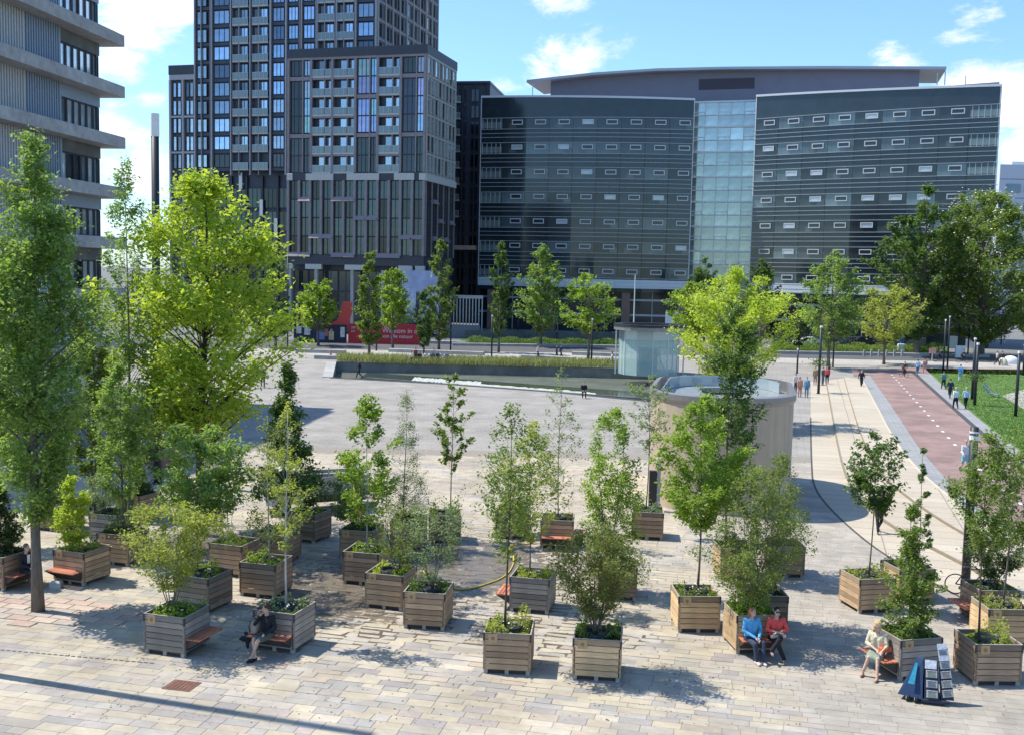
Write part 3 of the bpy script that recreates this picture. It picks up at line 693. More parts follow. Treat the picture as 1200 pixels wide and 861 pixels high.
# ---------------- tower
D1 = Vector((math.sin(-GA), math.cos(-GA), 0)); D2 = Vector((math.cos(GA), math.sin(GA), 0))
Ct = Vector((Cp.x, Cp.y, 0))+D1*12-D2*13.2
tw = thing('residential_tower', 'tall dark apartment tower with blue windows rising behind the brown framed block', 'tower', tuple(Ct), GA)
TW = 33.9; TZ = 27; TF = 3.05; NFT = 14; ZTT = TZ+NFT*TF
mb = MB(); mb.box(-TW,0,.5,30,TZ,ZTT); mb.box(-TW,0,1.5,30,0,TZ); obj('core', mb, m_navy, tw)
mb = MB(); mb.box(-TW-.2,.2,-.2,30,ZTT,ZTT+1.2); obj('parapet', mb, m_blk, tw)
colx = [(-33.9,-30.9,'n'),(-30.6,-27.0,'w'),(-26.9,-23.3,'bw'),(-23.2,-19.5,'b'),(-19.3,-16.6,'w'),(-16.4,-14.0,'w'),(-13.6,-11.0,'w'),(-10.7,-7.5,'b'),(-7.2,-4.0,'b'),(-3.7,-.3,'w')]
m_tsp = mat('grey_pier', (.36,.335,.34), rough=.5, metal=.2, var=.12)
tp = MB().box(-.1,.1,-.3,.5,TZ-1,ZTT).mesh('pier', m_tsp); tb = MB().box(-TW/2,TW/2,-.05,.5,-.28,.28).mesh('spandrel', m_navy)
tp2 = MB().box(-.05,.05,-.2,.4,TZ-1,ZTT).mesh('thin_pier', m_tsp)
for a_, b_, k in colx:
    link('pier', tp, tw, (a_, 0, 0)); link('thin_pier', tp2, tw, (b_, 0, 0))
    if k != 'w': link('thin_pier', tp2, tw, ((a_+b_)/2-.3, 0, 0))
link('pier', tp, tw, (-.1, 0, 0))
for f in range(NFT+1): link('spandrel', tb, tw, (-TW/2, .12, TZ+f*TF))
for a_, b_, k in colx:
    for f in range(NFT):
        zc = TZ+f*TF+1.5
        if a_ > -14 and ZTT-zc > 0 and zc < ZT-1: continue
        w_ = b_-a_-.3; xc = (a_+b_)/2
        if k == 'n': win(tw, xc-.3, zc, 1.9, 2.2, m_bgl, bcol((.36,.45,.5)), y=.25, split=1)
        elif k == 'w':
            win(tw, xc-.05, zc, w_-.3, 2.25, m_bgl if f else m_dgl, bcol((.36,.50,.68)) if f else bcol((.05,.07,.09)), y=.25, split=2)
        else:
            link('balcony', meshcache(('bal', 3.0), lambda: railmesh(3.0)), tw, (xc, .05, TZ+f*TF))
            if f: win(tw, xc+.45, zc, 1.5, 2.3, m_bgl, bcol(), y=.45, split=1)
            if f % 3 != 0: win(tw, xc-.95, zc, .9, 2.3, m_dgl, bcol((.08,.10,.12)), y=.45)
for j in range(9): link('side_pier', MB().box(-.2,.2,-.12,.12,TZ,ZTT).mesh('side_pier', m_sidep) if j == 0 else bpy.data.meshes['side_pier'], tw, (0, .3+j*3.2, 0)) if 0 else None
tsp = MB().box(-.25,.2,-.13,.13,TZ,ZTT).mesh('side_pier', m_sidep); tsb = MB().box(-.2,.12,0,29.6,-.2,.2).mesh('side_beam', m_clad)
for j in range(10): link('side_pier', tsp, tw, (0, .3+j*3.25, 0))
for f in range(6, NFT+1): link('side_beam', tsb, tw, (0, .2, TZ+f*TF))
for f in range(6, NFT):
    for j in range(9):
        win(tw, 1.3+j*3.25, TZ+f*TF+1.5, 1.5, 2.4, m_bgl, bcol((.40,.50,.52)), y=-.05, axis=1, frame=m_clad); win(tw, 2.75+j*3.25, TZ+f*TF+1.5, .9, 2.4, m_bgl if random.random() > .4 else m_dgl, bcol((.3,.38,.4)) , y=-.05, axis=1, frame=m_clad)
# dark base of the tower, with pale blinds
bpier = MB().box(-.15,.15,-.2,.5,0,TZ-1).mesh('base_pier', m_blk)
for j in range(12): link('base_pier', bpier, tw, (-TW+.3+j*3.0, 1.2, 0))
for j in range(7):
    for r in range(6): win(tw, -TW+1.8+j*3.0, 2.2+r*4.0, 2.5, 3.4, m_dgl, bcol((.025,.045,.045), .5, 1.6), y=1.3, split=2)
for x, z in ((-25.6,25.2),(-21.6,20.6),(-18.8,17.4),(-16.1,14.4)): mb = MB(); mb.box(x-.3,x+.3,.7,.9,z-1.5,z+1.3); obj('pale_blind', mb, m_white, tw)
# lower left wing
wg = thing('residential_wing', 'lower slim wing of the dark tower at its outer side, grey stone frame', 'apartment block', tuple(Ct-D2*39.4+D1*.5), GA)
ZW = Zat(212,73,188)
mb = MB(); mb.box(0,5.3,.5,20,0,ZW-.3); obj('core', mb, m_navy, wg); mb = MB(); mb.box(-.1,5.35,-.1,20,ZW-1.7,ZW-.1); obj('parapet', mb, m_blk, wg)
mb = MB(); mb.box(0,5.3,-.05,.5,ZW-2.6,ZW-1.72); obj('cornice', mb, m_tsp, wg)
for x in (.15,2.7,5.1): mb = MB(); mb.box(x-.18,x+.18,-.15,.5,0,ZW-2.62); obj('pier', mb, m_tsp, wg)
for f in range(9):
    zc = ZW-4.3-f*3.1
    for x, w_ in ((.95,.7),(1.85,.75),(3.5,.7),(4.3,.75)): win(wg, x, zc, w_, 2.5, m_bgl, bcol((.4,.5,.6)) if f < 5 else bcol((.05,.06,.07)), y=.3)
    if f in (1, 3, 5): mb = MB(); mb.box(.2,5.2,-.1,.5,zc-1.75,zc-1.4); obj('spandrel', mb, m_tsp if f < 5 else m_pale, wg)
# ---------------- slim dark block between
Cs = W(572,200,214); sb = thing('slim_dark_block', 'slim navy apartment block squeezed between the brown framed block and the glass office', 'apartment block', (Cs.x, Cs.y, 0), GA*.6)
ZS = Zat(560,98,214); mb = MB(); mb.box(-16,0,.5,24,0,ZS); obj('core', mb, m_navy, sb); mb = MB(); mb.box(-16,.1,-.1,24,ZS,ZS+.5); obj('parapet', mb, m_blk, sb)
for j in range(7): mb = MB(); mb.box(-15.5+j*2.5,-15.3+j*2.5,0,.5,0,ZS); obj('pier', mb, m_blk, sb)
for f in range(13):
    zc = ZS-2.2-f*3.2
    for j in range(5): win(sb, -14.1+j*2.5+(1.2 if j > 2 else 0), zc, 1.6, 2.5, m_dgl, bcol((.03,.04,.055), .4, 1.6), y=.3, split=1)
    if f < 8: link('balcony', meshcache(('bal', 3.0), lambda: railmesh(3.0)), sb, (-7.2, -.4, zc-1.4))
mb = MB(); mb.box(-8.8,-2,-2,.3,14.6,15.4); obj('canopy', mb, m_pale, sb)
# colonnade beside it (x 525-560, y 345-385)
pg = thing('steel_colonnade', 'white steel colonnade beside the red and blue hoarding', 'colonnade', tuple(W(527,380,168)[:2])+(0,), R_(-6))
mb = MB(); mb.box(0,5.2,0,.3,6.0,6.5); obj('beam', mb, m_pale, pg)
cm_ = MB().box(-.07,.07,0,.2,0,6).mesh('post', m_louv)
for i in range(11): link('post', cm_, pg, (.1+i*.5, 0, 0))
mb = MB(); mb.box(0,5.2,-3,-2.7,0,2.0); obj('fence_panel', mb, mat('grey_blue_panel', (.19,.22,.24), rough=.6, var=.1), pg)
# hoardings
m_red = mat('red_banner', (.52,.035,.05), rough=.55, var=.06); m_ban = mat('blue_poster', (.20,.24,.38), rough=.5, var=.5, scale=.35); m_nb = mat('night_blue_poster', (.02,.025,.06), rough=.5, var=.3)
def txt(s, size, loc, parent, m, rz=0., rx=math.pi/2, align='LEFT', sx=1.):
    c = bpy.data.curves.new('lettering', 'FONT'); c.body = s; c.size = size; c.extrude = .01*size; c.align_x = align; c.materials.append(m)
    o = bpy.data.objects.new('lettering', c); COL.objects.link(o); me_ = bpy.data.meshes.new_from_object(o.evaluated_get(bpy.context.evaluated_depsgraph_get())); bpy.data.objects.remove(o); o = bpy.data.objects.new('lettering', me_); COL.objects.link(o); o.parent = parent; o.location = loc; o.rotation_euler = (rx, 0, rz); o.scale = (sx, 1, 1); return o
YH = 147
hb = thing('red_hoarding', 'long red construction hoarding with white welcome lettering beside the poplars', 'hoarding', tuple(W(408,400,YH)[:2])+(0,), R_(-2))
k = 1250/YH; zl = Zat(450,400.5,YH); zh = Zat(450,380,YH)
mb = MB(); mb.box(0,10.0,0,.15,zl-.3,zh); obj('board', mb, m_red, hb)
txt('Welkom in de wereld', .92, (4.7,-.02,zl+1.25), hb, m_white); txt('van alle natuur', .72, (4.7,-.02,zl+.55), hb, m_white); txt('Voor', .55, (4.9,-.02,zh-.6), hb, m_white)
txt('200', .4, (.4,-.02,zh-.7), hb, m_white); txt('jaar', .4, (.4,-.02,zh-1.15), hb, m_white)
hf = thing('tilted_red_banner', 'tall slanting red banner with a cut corner above the hoarding', 'banner', tuple(W(385,400,YH+1)[:2])+(0,), R_(-2))
mb = MB(); z2 = Zat(400,354,YH+1); mb.add([(0,0,zh-.3),(2.7,0,zh-.3),(3.3,0,z2-1.2),(3.2,0,z2),(2.0,0,z2+.05),(1.2,0,z2-2.6),(0,.0,z2-3.9)], [tuple(range(7))]); mb.add([(v[0], .2, v[2]) for v in mb.v[:7]], [tuple(range(7))[::-1]]); mb.add([v for v in mb.v[:14]], [(i, 7+i, 7+(i+1) % 7, (i+1) % 7) for i in range(7)]); obj('banner', mb, mat('coral_banner', (.66,.09,.07), rough=.5, var=.12), hf)
ph = thing('photo_hoarding', 'dark blue hoarding with pictures of people and small white notices', 'hoarding', tuple(W(344,400,YH)[:2])+(0,), R_(-2))
mb = MB(); mb.box(0,7.35,0,.15,zl-.3,zh-.2); obj('board', mb, m_nb, ph)
for x0, x1, z0_, z1_, c in ((.4,1.1,.9,1.9,(.55,.58,.6)),(1.5,2.3,.7,1.9,(.5,.52,.55)),(6.5,7.1,.5,1.9,(.6,.62,.6)),(3.2,4.3,.1,1.2,(.14,.2,.42)),(4.9,5.6,.1,1.3,(.5,.42,.25)),(4.3,4.8,.6,1.6,(.4,.14,.12)),(3.3,3.7,1.2,1.5,(.4,.26,.2)),(5.1,5.4,1.3,1.6,(.42,.28,.2))):
    mb = MB(); mb.box(x0, x1, -.02, -.001, zl+z0_, zl+z1_); link('poster', mb.mesh('poster', mat('poster_print', (.5,.5,.5), rough=.6, objcol=True, var=.35, scale=3)), ph, col=c)
bb = thing('large_picture_screen', 'tall pale blue picture wall with a dark tower printed on it', 'billboard', tuple(W(470,400,163)[:2])+(0,), R_(-10))
mb = MB(); mb.box(0,6.2,0,.3,2.2,10.2); obj('board', mb, mat('sky_print', (.36,.40,.56), rough=.5, var=.3, scale=.4), bb)
for x0, x1, z0_, z1_, c in ((2.2,2.9,2.6,5.0,(.03,.03,.05)),(2.3,2.8,5.0,7.0,(.05,.05,.07)),(1.9,3.1,3.0,3.6,(.04,.04,.06)),(0,6.2,2.2,2.9,(.06,.08,.1)),(4.5,4.75,9.2,10,(.8,.8,.8))):
    mb = MB(); mb.box(x0, x1, -.03, -.001, z0_, z1_); link('print', mb.mesh('print', MATS['poster_print']), bb, col=c)

# ---------------- left office with concrete slabs
lc = Vector((-31.0, 81.5, 0)); dr = Vector((-.12, -.993, 0)).normalized(); angL = math.atan2(-dr.y, -dr.x)   # local +x runs away from camera
lf = thing('concrete_slab_office', 'grey ribbed metal clad office with projecting concrete floor slabs beside the tall leafy trees', 'office building', tuple(lc), angL)
m_rib = mat('ribbed_grey', (.46,.46,.45), rough=.5, metal=.25, var=.08); m_ribb = mat('ribbed_blue_grey', (.27,.32,.38), rough=.5, metal=.25, var=.08)
m_slabc = mat('raw_concrete', (.37,.36,.345), rough=.9, var=.18, scale=2, bump=.15, dirt=.2)
LL = 34.; FHl = 3.8; zs = [Zat(145,112,81)+FHl*i for i in range(-6, 2)]; zs.append(30.45)      # slab undersides; local y- is towards the plaza (right side)
mb = MB(); mb.box(-LL,-.5,.6,18,0,zs[-1]); obj('core', mb, m_navy, lf)
sl = MB().cbox(-LL,1.0,-1.1,17,0,.85,.04).mesh('floor_slab', m_slabc)
rb = MB()
for w0 in range(1): pass
def ribpanel(m, w_):
    mb = MB(); mb.box(0, w_, .25, .55, 0, FHl-.87); n = int(w_/.3)
    for i in range(n): mb.box(i*.3+.02, i*.3+.17, .17, .25, 0, FHl-.87)
    return mb.mesh('cladding_panel', m)
pa, pb_ = ribpanel(m_ribb, 4.3), ribpanel(m_rib, 4.3)
m_mir = mat('bright_window', (.45,.52,.56), rough=.06, metal=.6, spec=.9, objcol=True, var=.2, scale=.7, bump=.02, bscale=.3)
for i, z in enumerate(zs):
    if i == len(zs)-1: break
    link('floor_slab', sl, lf, (0, 0, z))
    if z < 0: continue
    zf = z+.86
    for j in range(6): link('cladding_panel', pa if j == 0 else pb_ , lf, (-5.6-4.34*(j+1)+.02, 0, zf))
    mb = MB(); mb.box(-5.58,-.1,.33,.75,zf+2.05,zf+2.93); obj('lintel', mb, m_ribb if i % 2 else m_concd, lf)
    for j in range(6):
        w_ = .86; x = -5.1+j*.92
        win(lf, x, zf+1.03, w_, 2.0, m_mir, bcol((.66,.74,.76), .8, 1.1) if (i > 4 or j > 2 or random.random() < .7) else (.04,.05,.06), y=.56)
    for j in range(3): win(lf, .9+j*1.2, zf+1.03, 1.1, 2.0, m_dgl, (.05,.06,.07), y=-.55, axis=1)
lw2 = MB(); lw2.box(-14,-.3,.3,.55,0,max(0,zs[2])); obj('base_wall', lw2, mat('pale_render', (.62,.60,.56), rough=.8, var=.08), lf)
mb = MB(); mb.box(-4.2,-3.2,.2,.28,4.2,5.9); obj('red_sign', mb, m_red, lf); txt('5', .7, (-3.95,.19,4.6), lf, m_white)
# ================================================================ vegetation
m_bark = mat('bark', (.15,.13,.105), rough=.95, var=.3, scale=9, stretch=(1,1,.3), bump=.4)
m_barkp = mat('pale_bark', (.42,.40,.36), rough=.9, var=.3, scale=7, stretch=(1,1,.6))
m_barkd = mat('dark_bark', (.085,.07,.055), rough=.95, var=.3, scale=9)
LM_ = dict(
 soft=leafmat('soft_leaves', [(.19,.29,.07),(.24,.34,.10),(.14,.22,.05),(.32,.40,.16)], .5),
 lime=leafmat('lime_leaves', [(.44,.50,.055),(.37,.46,.05),(.23,.34,.04),(.55,.58,.11),(.32,.42,.05)], .45),
 bright=leafmat('bright_leaves', [(0.198,0.293,0.033),(0.269,0.378,0.050),(0.142,0.232,0.027),(0.368,0.451,0.088)], .45),
 mid=leafmat('mid_leaves', [(0.142,0.207,0.039),(0.184,0.256,0.055),(0.099,0.159,0.033),(0.283,0.329,0.099)], .45),
 dark=leafmat('dark_leaves', [(0.057,0.098,0.027),(0.085,0.134,0.039),(0.043,0.073,0.022),(0.142,0.183,0.066)], .38),
 olive=leafmat('olive_leaves', [(.19,.24,.06),(.15,.20,.05),(.25,.28,.09),(.11,.17,.04)], .45),
 bronze=leafmat('bronze_leaves', [(.20,.21,.06),(.13,.17,.04),(.25,.24,.09),(.10,.13,.035),(.17,.22,.05)], .42),
 sage=leafmat('sage_leaves', [(.16,.23,.10),(.22,.29,.15),(.11,.17,.07),(.27,.33,.19)], .45),
 fresh=leafmat('fresh_leaves', [(0.297,0.342,0.077),(0.397,0.415,0.110),(0.212,0.268,0.055)], .48),
 deepg=leafmat('deep_leaves', [(0.078,0.146,0.031),(0.114,0.189,0.044),(0.057,0.110,0.024),(0.169,0.232,0.066)], .4))
m_fl = mat('blossom', (.60,.58,.46), rough=.8)
def leafcloud(C, size, m, name, up=.45, droop=0., aspect=.55, jit=.5):
    n = len(C); a = rng.uniform(0, 2*np.pi, n); s = size*(.55+1.0*rng.uniform(0, 1, n)**1.6)[:, None]
    nrm = rng.normal(0, 1, (n, 3)); nrm /= np.linalg.norm(nrm, axis=1)[:, None]; nrm[:, 2] = np.abs(nrm[:, 2])+up; nrm /= np.linalg.norm(nrm, axis=1)[:, None]
    h = rng.normal(0, 1, (n, 3)); h[:, 2] -= droop; t = h-(h*nrm).sum(1)[:, None]*nrm; t /= np.linalg.norm(t, axis=1)[:, None]; b = np.cross(nrm, t)
    V = np.stack([C-t*s*.5, C+b*s*aspect*.5+nrm*s*.10, C+t*s*.5, C-b*s*aspect*.5+nrm*s*.10], 1).reshape(-1, 3)
    return npmesh(name, V, (np.arange(n)*4)[:, None]+np.arange(4), m)
PROF = {
 'oval': lambda t: np.sin(np.pi*np.clip(t, .001, .999)**.8)**.75,
 'round': lambda t: np.sqrt(np.clip(1-(2*t-1)**2, 0, 1)),
 'column': lambda t: np.sin(np.pi*np.clip(t, .001, .999)**.85)**.45*(1-.35*t),
 'cone': lambda t: np.clip((1-t)**.85*np.minimum(1, .45+t*5), 0, 1),
 'vase': lambda t: np.clip(.2+1.15*t, 0, 1)*np.sqrt(np.clip(1-np.clip((t-.6)/.4, 0, 1)**2, 0, 1)),
 'spire': lambda t: np.clip((1-t)**1.1*np.minimum(1, .3+t*3.5)*(1+.35*np.sin(t*19)), .03, 1.2)}
def tree_meshes(seed, H, cb, R, prof, nleaf, ls, tr, ntwig, leaf, bark, stems=1, tight=.30, shell=.35, sweep=.55, lean=0., squash=1.):
    r = np.random.default_rng(seed); fn = PROF[prof]; k = ntwig
    nleaf = int(nleaf*(1.55 if H < 7 else 1.1)); R = R*1.04; ls = ls*1.08
    t = r.uniform(0, 1, k*3); keep_ = r.uniform(0, 1, k*3) < fn(t)**1.1+.12; t = t[keep_][:k]; k = len(t)
    a = r.uniform(0, 2*np.pi, k); lob = 1+.2*np.sin(a*2+t*5+seed)+.2*np.sin(a*4+t*11+seed*2)+r.normal(0, .13, k)
    rad = R*fn(t)*lob*(shell+(1-shell)*np.sqrt(r.uniform(0, 1, k)))
    z = cb+(H-cb)*t
    T = np.c_[np.cos(a)*rad, np.sin(a)*rad*squash, z]
    T[:, 0] += lean*(z/H)**2*H
    mb = MB()
    def trunkpt(s_, st):    # stem position at height fraction
        if stems == 1: return np.array((lean*s_*s_*H+.04*math.sin(s_*5+seed)*R, .04*math.cos(s_*4+seed)*R, s_*H))
        an = st*2*math.pi/stems+seed; sp = R*.42*min(1, s_/.6)**.9; return np.array((math.cos(an)*sp*(1)+.015*math.cos(an), math.sin(an)*sp, s_*H))
    if nleaf and True:
        top = .94 if stems == 1 else .78
        for st in range(stems):
            pts = [trunkpt(s_, st) for s_ in np.linspace(0, top, 9)]; rr = [max(tr*(1-s_*.9), .008)*(1.25 if s_ == 0 else 1) for s_ in np.linspace(0, 1, 9)]
            mb.tube(pts, rr, 8 if tr > .1 else 6)
    B = np.zeros((k, 3)); Mi = np.zeros((k, 3))
    for i in range(k):
        zz = max(cb*.75 if stems == 1 else H*.15, z[i]-rad[i]*sweep*(1.3 if prof in ('column',) else 1.)-.05*H); st = r.integers(stems)
        if stems > 1: st = int(np.argmin([np.linalg.norm(trunkpt(zz/H, q)[:2]-T[i, :2]) for q in range(stems)]))
        B[i] = trunkpt(min(zz/H, .93), st); Mi[i] = B[i]*.5+T[i]*.5; Mi[i, 2] += .08*rad[i]-.1*(T[i, 2]-B[i, 2])
    big = np.argsort(-rad)[:min(k, 90 if R > 2 else 46)]
    for i in big:
        br = max(tr*.28*(1-.6*t[i]), .006); mb.tube([B[i], Mi[i], T[i]], [br, br*.6, br*.2], 4 if R > 1 else 3, cap=False)
    tm = mb.mesh('trunk', bark, smooth=True)
    idx = r.integers(0, k, nleaf); s_ = 1-np.abs(r.normal(0, .2, nleaf)); s_ = np.clip(s_, .2, 1)[:, None]
    C = np.where(s_ > .5, Mi[idx]+(T[idx]-Mi[idx])*(s_-.5)*2, B[idx]+(Mi[idx]-B[idx])*s_*2)
    sp = tight*(R**.6)*.30
    C = C+r.normal(0, sp, (nleaf, 3))*np.array((1, 1, .75))
    C = C[C[:, 2] > cb*(.82 if stems == 1 else .97)]
    cm_ = leafcloud(C, ls, leaf, 'crown')
    return tm, cm_, T
TREES = []
def tree(name, label, loc, H, cb, R, prof, nleaf, ls, leaf, tr=.03, ntwig=60, bark=None, rz=0., group=None, cat='tree', **k):
    global SEED
    SEED += 7; o = thing(name, label, cat, loc, rz, group)
    tm, cm2, T = tree_meshes(SEED, H, cb, R, prof, nleaf, ls, tr, ntwig, LM_[leaf] if isinstance(leaf, str) else leaf, bark or m_bark, **k)
    link('trunk', tm, o); link('crown', cm2, o); return o, T
SEED = 100
# ---------------- planters
PSZ = 1.2; PH = 1.05; NPL = 6; FT = .11
m_plank = mat('weathered_plank', (.3,.22,.15), rough=.85, var=.28, scale=3.2, stretch=(1.,1.,9.), objcol=True, bump=.25, bscale=14)
m_steel = mat('corner_steel', (.055,.045,.04), rough=.6, var=.2)
m_foot = mat('pallet_foot', (.36,.33,.28), rough=.9, var=.2)
m_soil = mat('soil', (.035,.025,.018), rough=1, var=.4, scale=9, bump=.5)
m_tub = mat('black_tub', (.02,.022,.024), rough=.5)
m_tan = mat('tan_plate', (.46,.31,.16), rough=.7, var=.15, scale=12)
m_tanm = mat('burnt_mark', (.28,.17,.08), rough=.8)
m_seat = mat('red_hardwood', (.30,.115,.07), rough=.6, var=.3, scale=4, stretch=(1,6,6), objcol=True)
hp = (PH-FT)/NPL
plk = MB().cbox(-PSZ/2+.035, PSZ/2-.035, -PSZ/2, -PSZ/2+.035, .009, hp-.009, .004).mesh('plank', m_plank)
for v_ in plk.vertices: pass
post = MB().box(-.022,.022,-.022,.022,0,.2).mesh('corner_post', m_steel); postl = MB().box(-.03,.03,-.03,.03,0,PH-FT-.21).mesh('corner_post', m_plank)
foot = MB().box(-.05,.05,-.05,.05,0,FT).mesh('foot', m_foot); skid = MB().box(-.5,.5,-.04,.04,.01,FT-.03).mesh('skid', m_steel)
rim = MB()
for q in range(4): rim.box(-PSZ/2, PSZ/2-.03, -PSZ/2, -PSZ/2+.03, PH, PH+.012, Matrix.Rotation(q*math.pi/2, 4, 'Z'))
rimm = rim.mesh('rim', m_foot)
soil = MB().box(-PSZ/2+.03, PSZ/2-.03, -PSZ/2+.03, PSZ/2-.03, .3, PH-.13).mesh('soil', m_soil)
tb_ = MB(); 
for i in range(20):
    a0, a1 = i*math.pi/10, (i+1)*math.pi/10
    tb_.add([(math.cos(a)*rr, math.sin(a)*rr, zz) for a in (a0, a1) for rr, zz in ((.31, PH-.14), (.33, PH+.03), (.30, PH+.03), (.28, PH-.05))], [(0,4,5,1),(1,5,6,2),(2,6,7,3)])
tb_.add([(math.cos(i*math.pi/10)*.29, math.sin(i*math.pi/10)*.29, PH-.05) for i in range(20)], [tuple(range(20))])
tubm = tb_.mesh('root_tub', m_tub, True)
plate = MB().box(-.115,.115,-.012,0,-.11,.11).mesh('plaque', m_tan); pm_ = MB(); pm_.tube([(0,-.0135,0),(0,-.0125,0)], [.05,.05], 12); pmark = pm_.mesh('burnt_ring', m_tanm)
slat = MB().cbox(-.55,.55,0,.09,0,.035,.006).mesh('seat_slat', m_seat); brk = MB()
for x in (-.5,.5): brk.add([(x-.02,0,-.02),(x+.02,0,-.02),(x+.02,.40,-.02),(x-.02,.40,-.02),(x-.02,0,-.26),(x+.02,0,-.26)], [(0,1,2,3),(0,3,4),(1,5,2),(3,2,5,4),(0,4,5,1)])
brk.box(-.5,.5,.0,.02,-.3,-.04)
brkm = brk.mesh('bracket', m_steel)
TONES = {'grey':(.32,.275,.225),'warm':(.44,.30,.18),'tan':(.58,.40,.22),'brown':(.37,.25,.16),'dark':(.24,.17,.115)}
def groundcover(seed, n, m, flowers=0, hh=.22, tall=0):
    r = np.random.default_rng(seed); P = r.uniform(-PSZ/2+.06, PSZ/2-.06, (n, 2)); cl = r.uniform(-.5, .5, (9, 2)); d = np.min(np.linalg.norm(P[:, None]-cl[None], axis=2), axis=1)
    keep_ = (np.hypot(P[:, 0], P[:, 1]) > .3)|(r.uniform(0, 1, n) < .15)
    h = 1.9*hh*np.exp(-(d/.19)**2)*r.uniform(.5,1.3,9)[np.argmin(np.linalg.norm(P[:, None]-cl[None], axis=2), axis=1)]+.02; z = PH-.15+h*r.uniform(.1, 1., n)+.03
    C = np.c_[P*(1+.12*(z[:, None]-PH)/.2), z][keep_]
    return leafcloud(C, .085, m, 'groundcover', up=.1)
def planter(label, corner, th, which='R', tone='warm', bench=(), cover='bright', cov='low green plants', plaque=0, tub=True, flowers=False, coverlabel=None, cn=900, hh=.22, size=1.):
    th = R_(th); c = G(*corner); cs, sn = math.cos(th), math.sin(th); s_ = PSZ/2
    lx, ly = (s_, -s_) if which == 'R' else (-s_, -s_)
    ctr = Vector((c.x-(lx*cs-ly*sn), c.y-(lx*sn+ly*cs), 0))
    o = thing('tree_planter', label, 'planter', tuple(ctr), th, 'wooden tree planters on the plaza')
    base = np.array(TONES[tone]); mixd = random.random()
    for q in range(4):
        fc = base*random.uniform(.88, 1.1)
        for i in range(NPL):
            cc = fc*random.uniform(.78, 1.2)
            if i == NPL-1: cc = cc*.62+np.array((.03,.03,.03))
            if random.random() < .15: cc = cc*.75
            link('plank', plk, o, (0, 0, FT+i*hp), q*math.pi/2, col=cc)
        a = q*math.pi/2; ca_, sa_ = math.cos(a), math.sin(a); px, py = s_-.012, -s_+.012
        link('corner_post', post, o, (px*ca_-py*sa_, px*sa_+py*ca_, PH-.2), a)
        px, py = s_-.03, -s_+.03
        link('corner_post', postl, o, (px*ca_-py*sa_, px*sa_+py*ca_, FT), a, col=base*.8)
        px, py = s_-.07, -s_+.07; link('foot', foot, o, (px*ca_-py*sa_, px*sa_+py*ca_, 0), a)
        if q in bench or (bench and q in bench):
            bo = link('bench', brkm, o, (s_*sa_, -s_*ca_, .46), a+math.pi)
            bt = (.50,.17,.09) if tone != 'dark' else (.3,.11,.08)
            for j in range(4): link('seat_slat', slat, bo, (0, .02+j*.105, 0), 0, col=np.array(bt)*random.uniform(.75, 1.15))
        if q == plaque:
            po = link('plaque', plate, o, ((-s_+.24)*ca_+(s_+.001)*sa_, (-s_+.24)*sa_-(s_+.001)*ca_, PH-.13), a); link('burnt_ring', pmark, po)
    link('foot', foot, o, (0, -s_+.08, 0)); link('skid', skid, o, (0, -s_+.12, 0)); link('rim', rimm, o); link('soil', soil, o)
    if tub: link('root_tub', tubm, o)
    global SEED
    SEED += 3; gc = link('groundcover', groundcover(SEED, cn, LM_[cover], hh=hh), None, tuple(ctr), th, label=coverlabel or 'low leafy ground cover', kind='stuff')
    if flowers:
        Pp = rng.uniform(-.5, .5, (40, 2)); C = np.c_[Pp, PH+.06+rng.uniform(0, .16, 40)]; link('flowers', leafcloud(C, .05, m_fl, 'flowers', up=1, aspect=1.), gc)
    return ctr, o
def ptree(name, label, ctr, px, topy, boty, hw, prof, nleaf, ls, leaf, tr=.028, z=PH-.08, ntwig=60, **k):
    Y = ctr.y; gx, gz = px, 0
    b = Vector((ctr.x, ctr.y, z)); base = W(px, 600, Y)   # trunk x from the picture when it stands off centre
    x = min(max(base.x, ctr.x-.32), ctr.x+.32); b.x = x
    H = Zat(px, topy, Y)-z; cb = max(Zat(px, boty, Y)-z, .25); R = hw/ppm(Y, z+H/2)
    return tree(name, label, tuple(b), H, cb, R, prof, nleaf, ls, leaf, tr=tr, ntwig=ntwig, rz=random.uniform(0, 6), group='young trees growing in the wooden planters', **k)
T_ = ptree
# ---------------- every planter with its tree
c, p1 = planter('grey weathered planter with a red bench on its shaded side, nearest the drain cover', (216,771), -16, 'R', 'grey', (1,), 'bright', flowers=True, tub=False, plaque=0, coverlabel='leafy plants round the multi-stemmed bush above the drain cover')
T_('multi_stem_shrub', 'wide yellow-green multi-stemmed bush in the grey planter nearest the drain cover', c, 200, 590, 690, 56, 'vase', 5200, .08, 'fresh', tr=.016, ntwig=110, stems=6, tight=.34, bark=m_bark)
c, p2 = planter('planter whose red front bench seats the man in black shorts', (344.5,766), -17, 'R', 'grey', (0,), 'sage', flowers=True, coverlabel='silvery plants behind the man in black')
T_('slender_tree', 'very slender pale-stemmed tree rising behind the seated man in black', c, 336, 468, 640, 30, 'oval', 1500, .075, 'fresh', tr=.03, ntwig=46, bark=m_barkp)
c, _ = planter('brown planter directly behind the wide yellow-green bush', (244,720), -20, 'R', 'brown', coverlabel='plants in the brown planter behind the wide bush')
T_('young_tree', 'bushy bright tree with a broad layered crown behind the wide yellow-green bush', c, 233, 492, 612, 54, 'round', 6500, .12, 'soft', tr=.035, ntwig=90)
c, _ = planter('brown planter full of dark green plants under bare thin stems', (283,677.5), -17, 'R', 'brown', plaque=1, tub=False, cover='mid', cn=1300, coverlabel='dense dark plants under the bare thin stems')
T_('multi_stem_shrub', 'thin bare multi-stemmed shrub with light foliage in the planter of dark plants', c, 268, 500, 600, 26, 'vase', 700, .08, 'sage', tr=.012, stems=5, ntwig=40, bark=m_barkp)
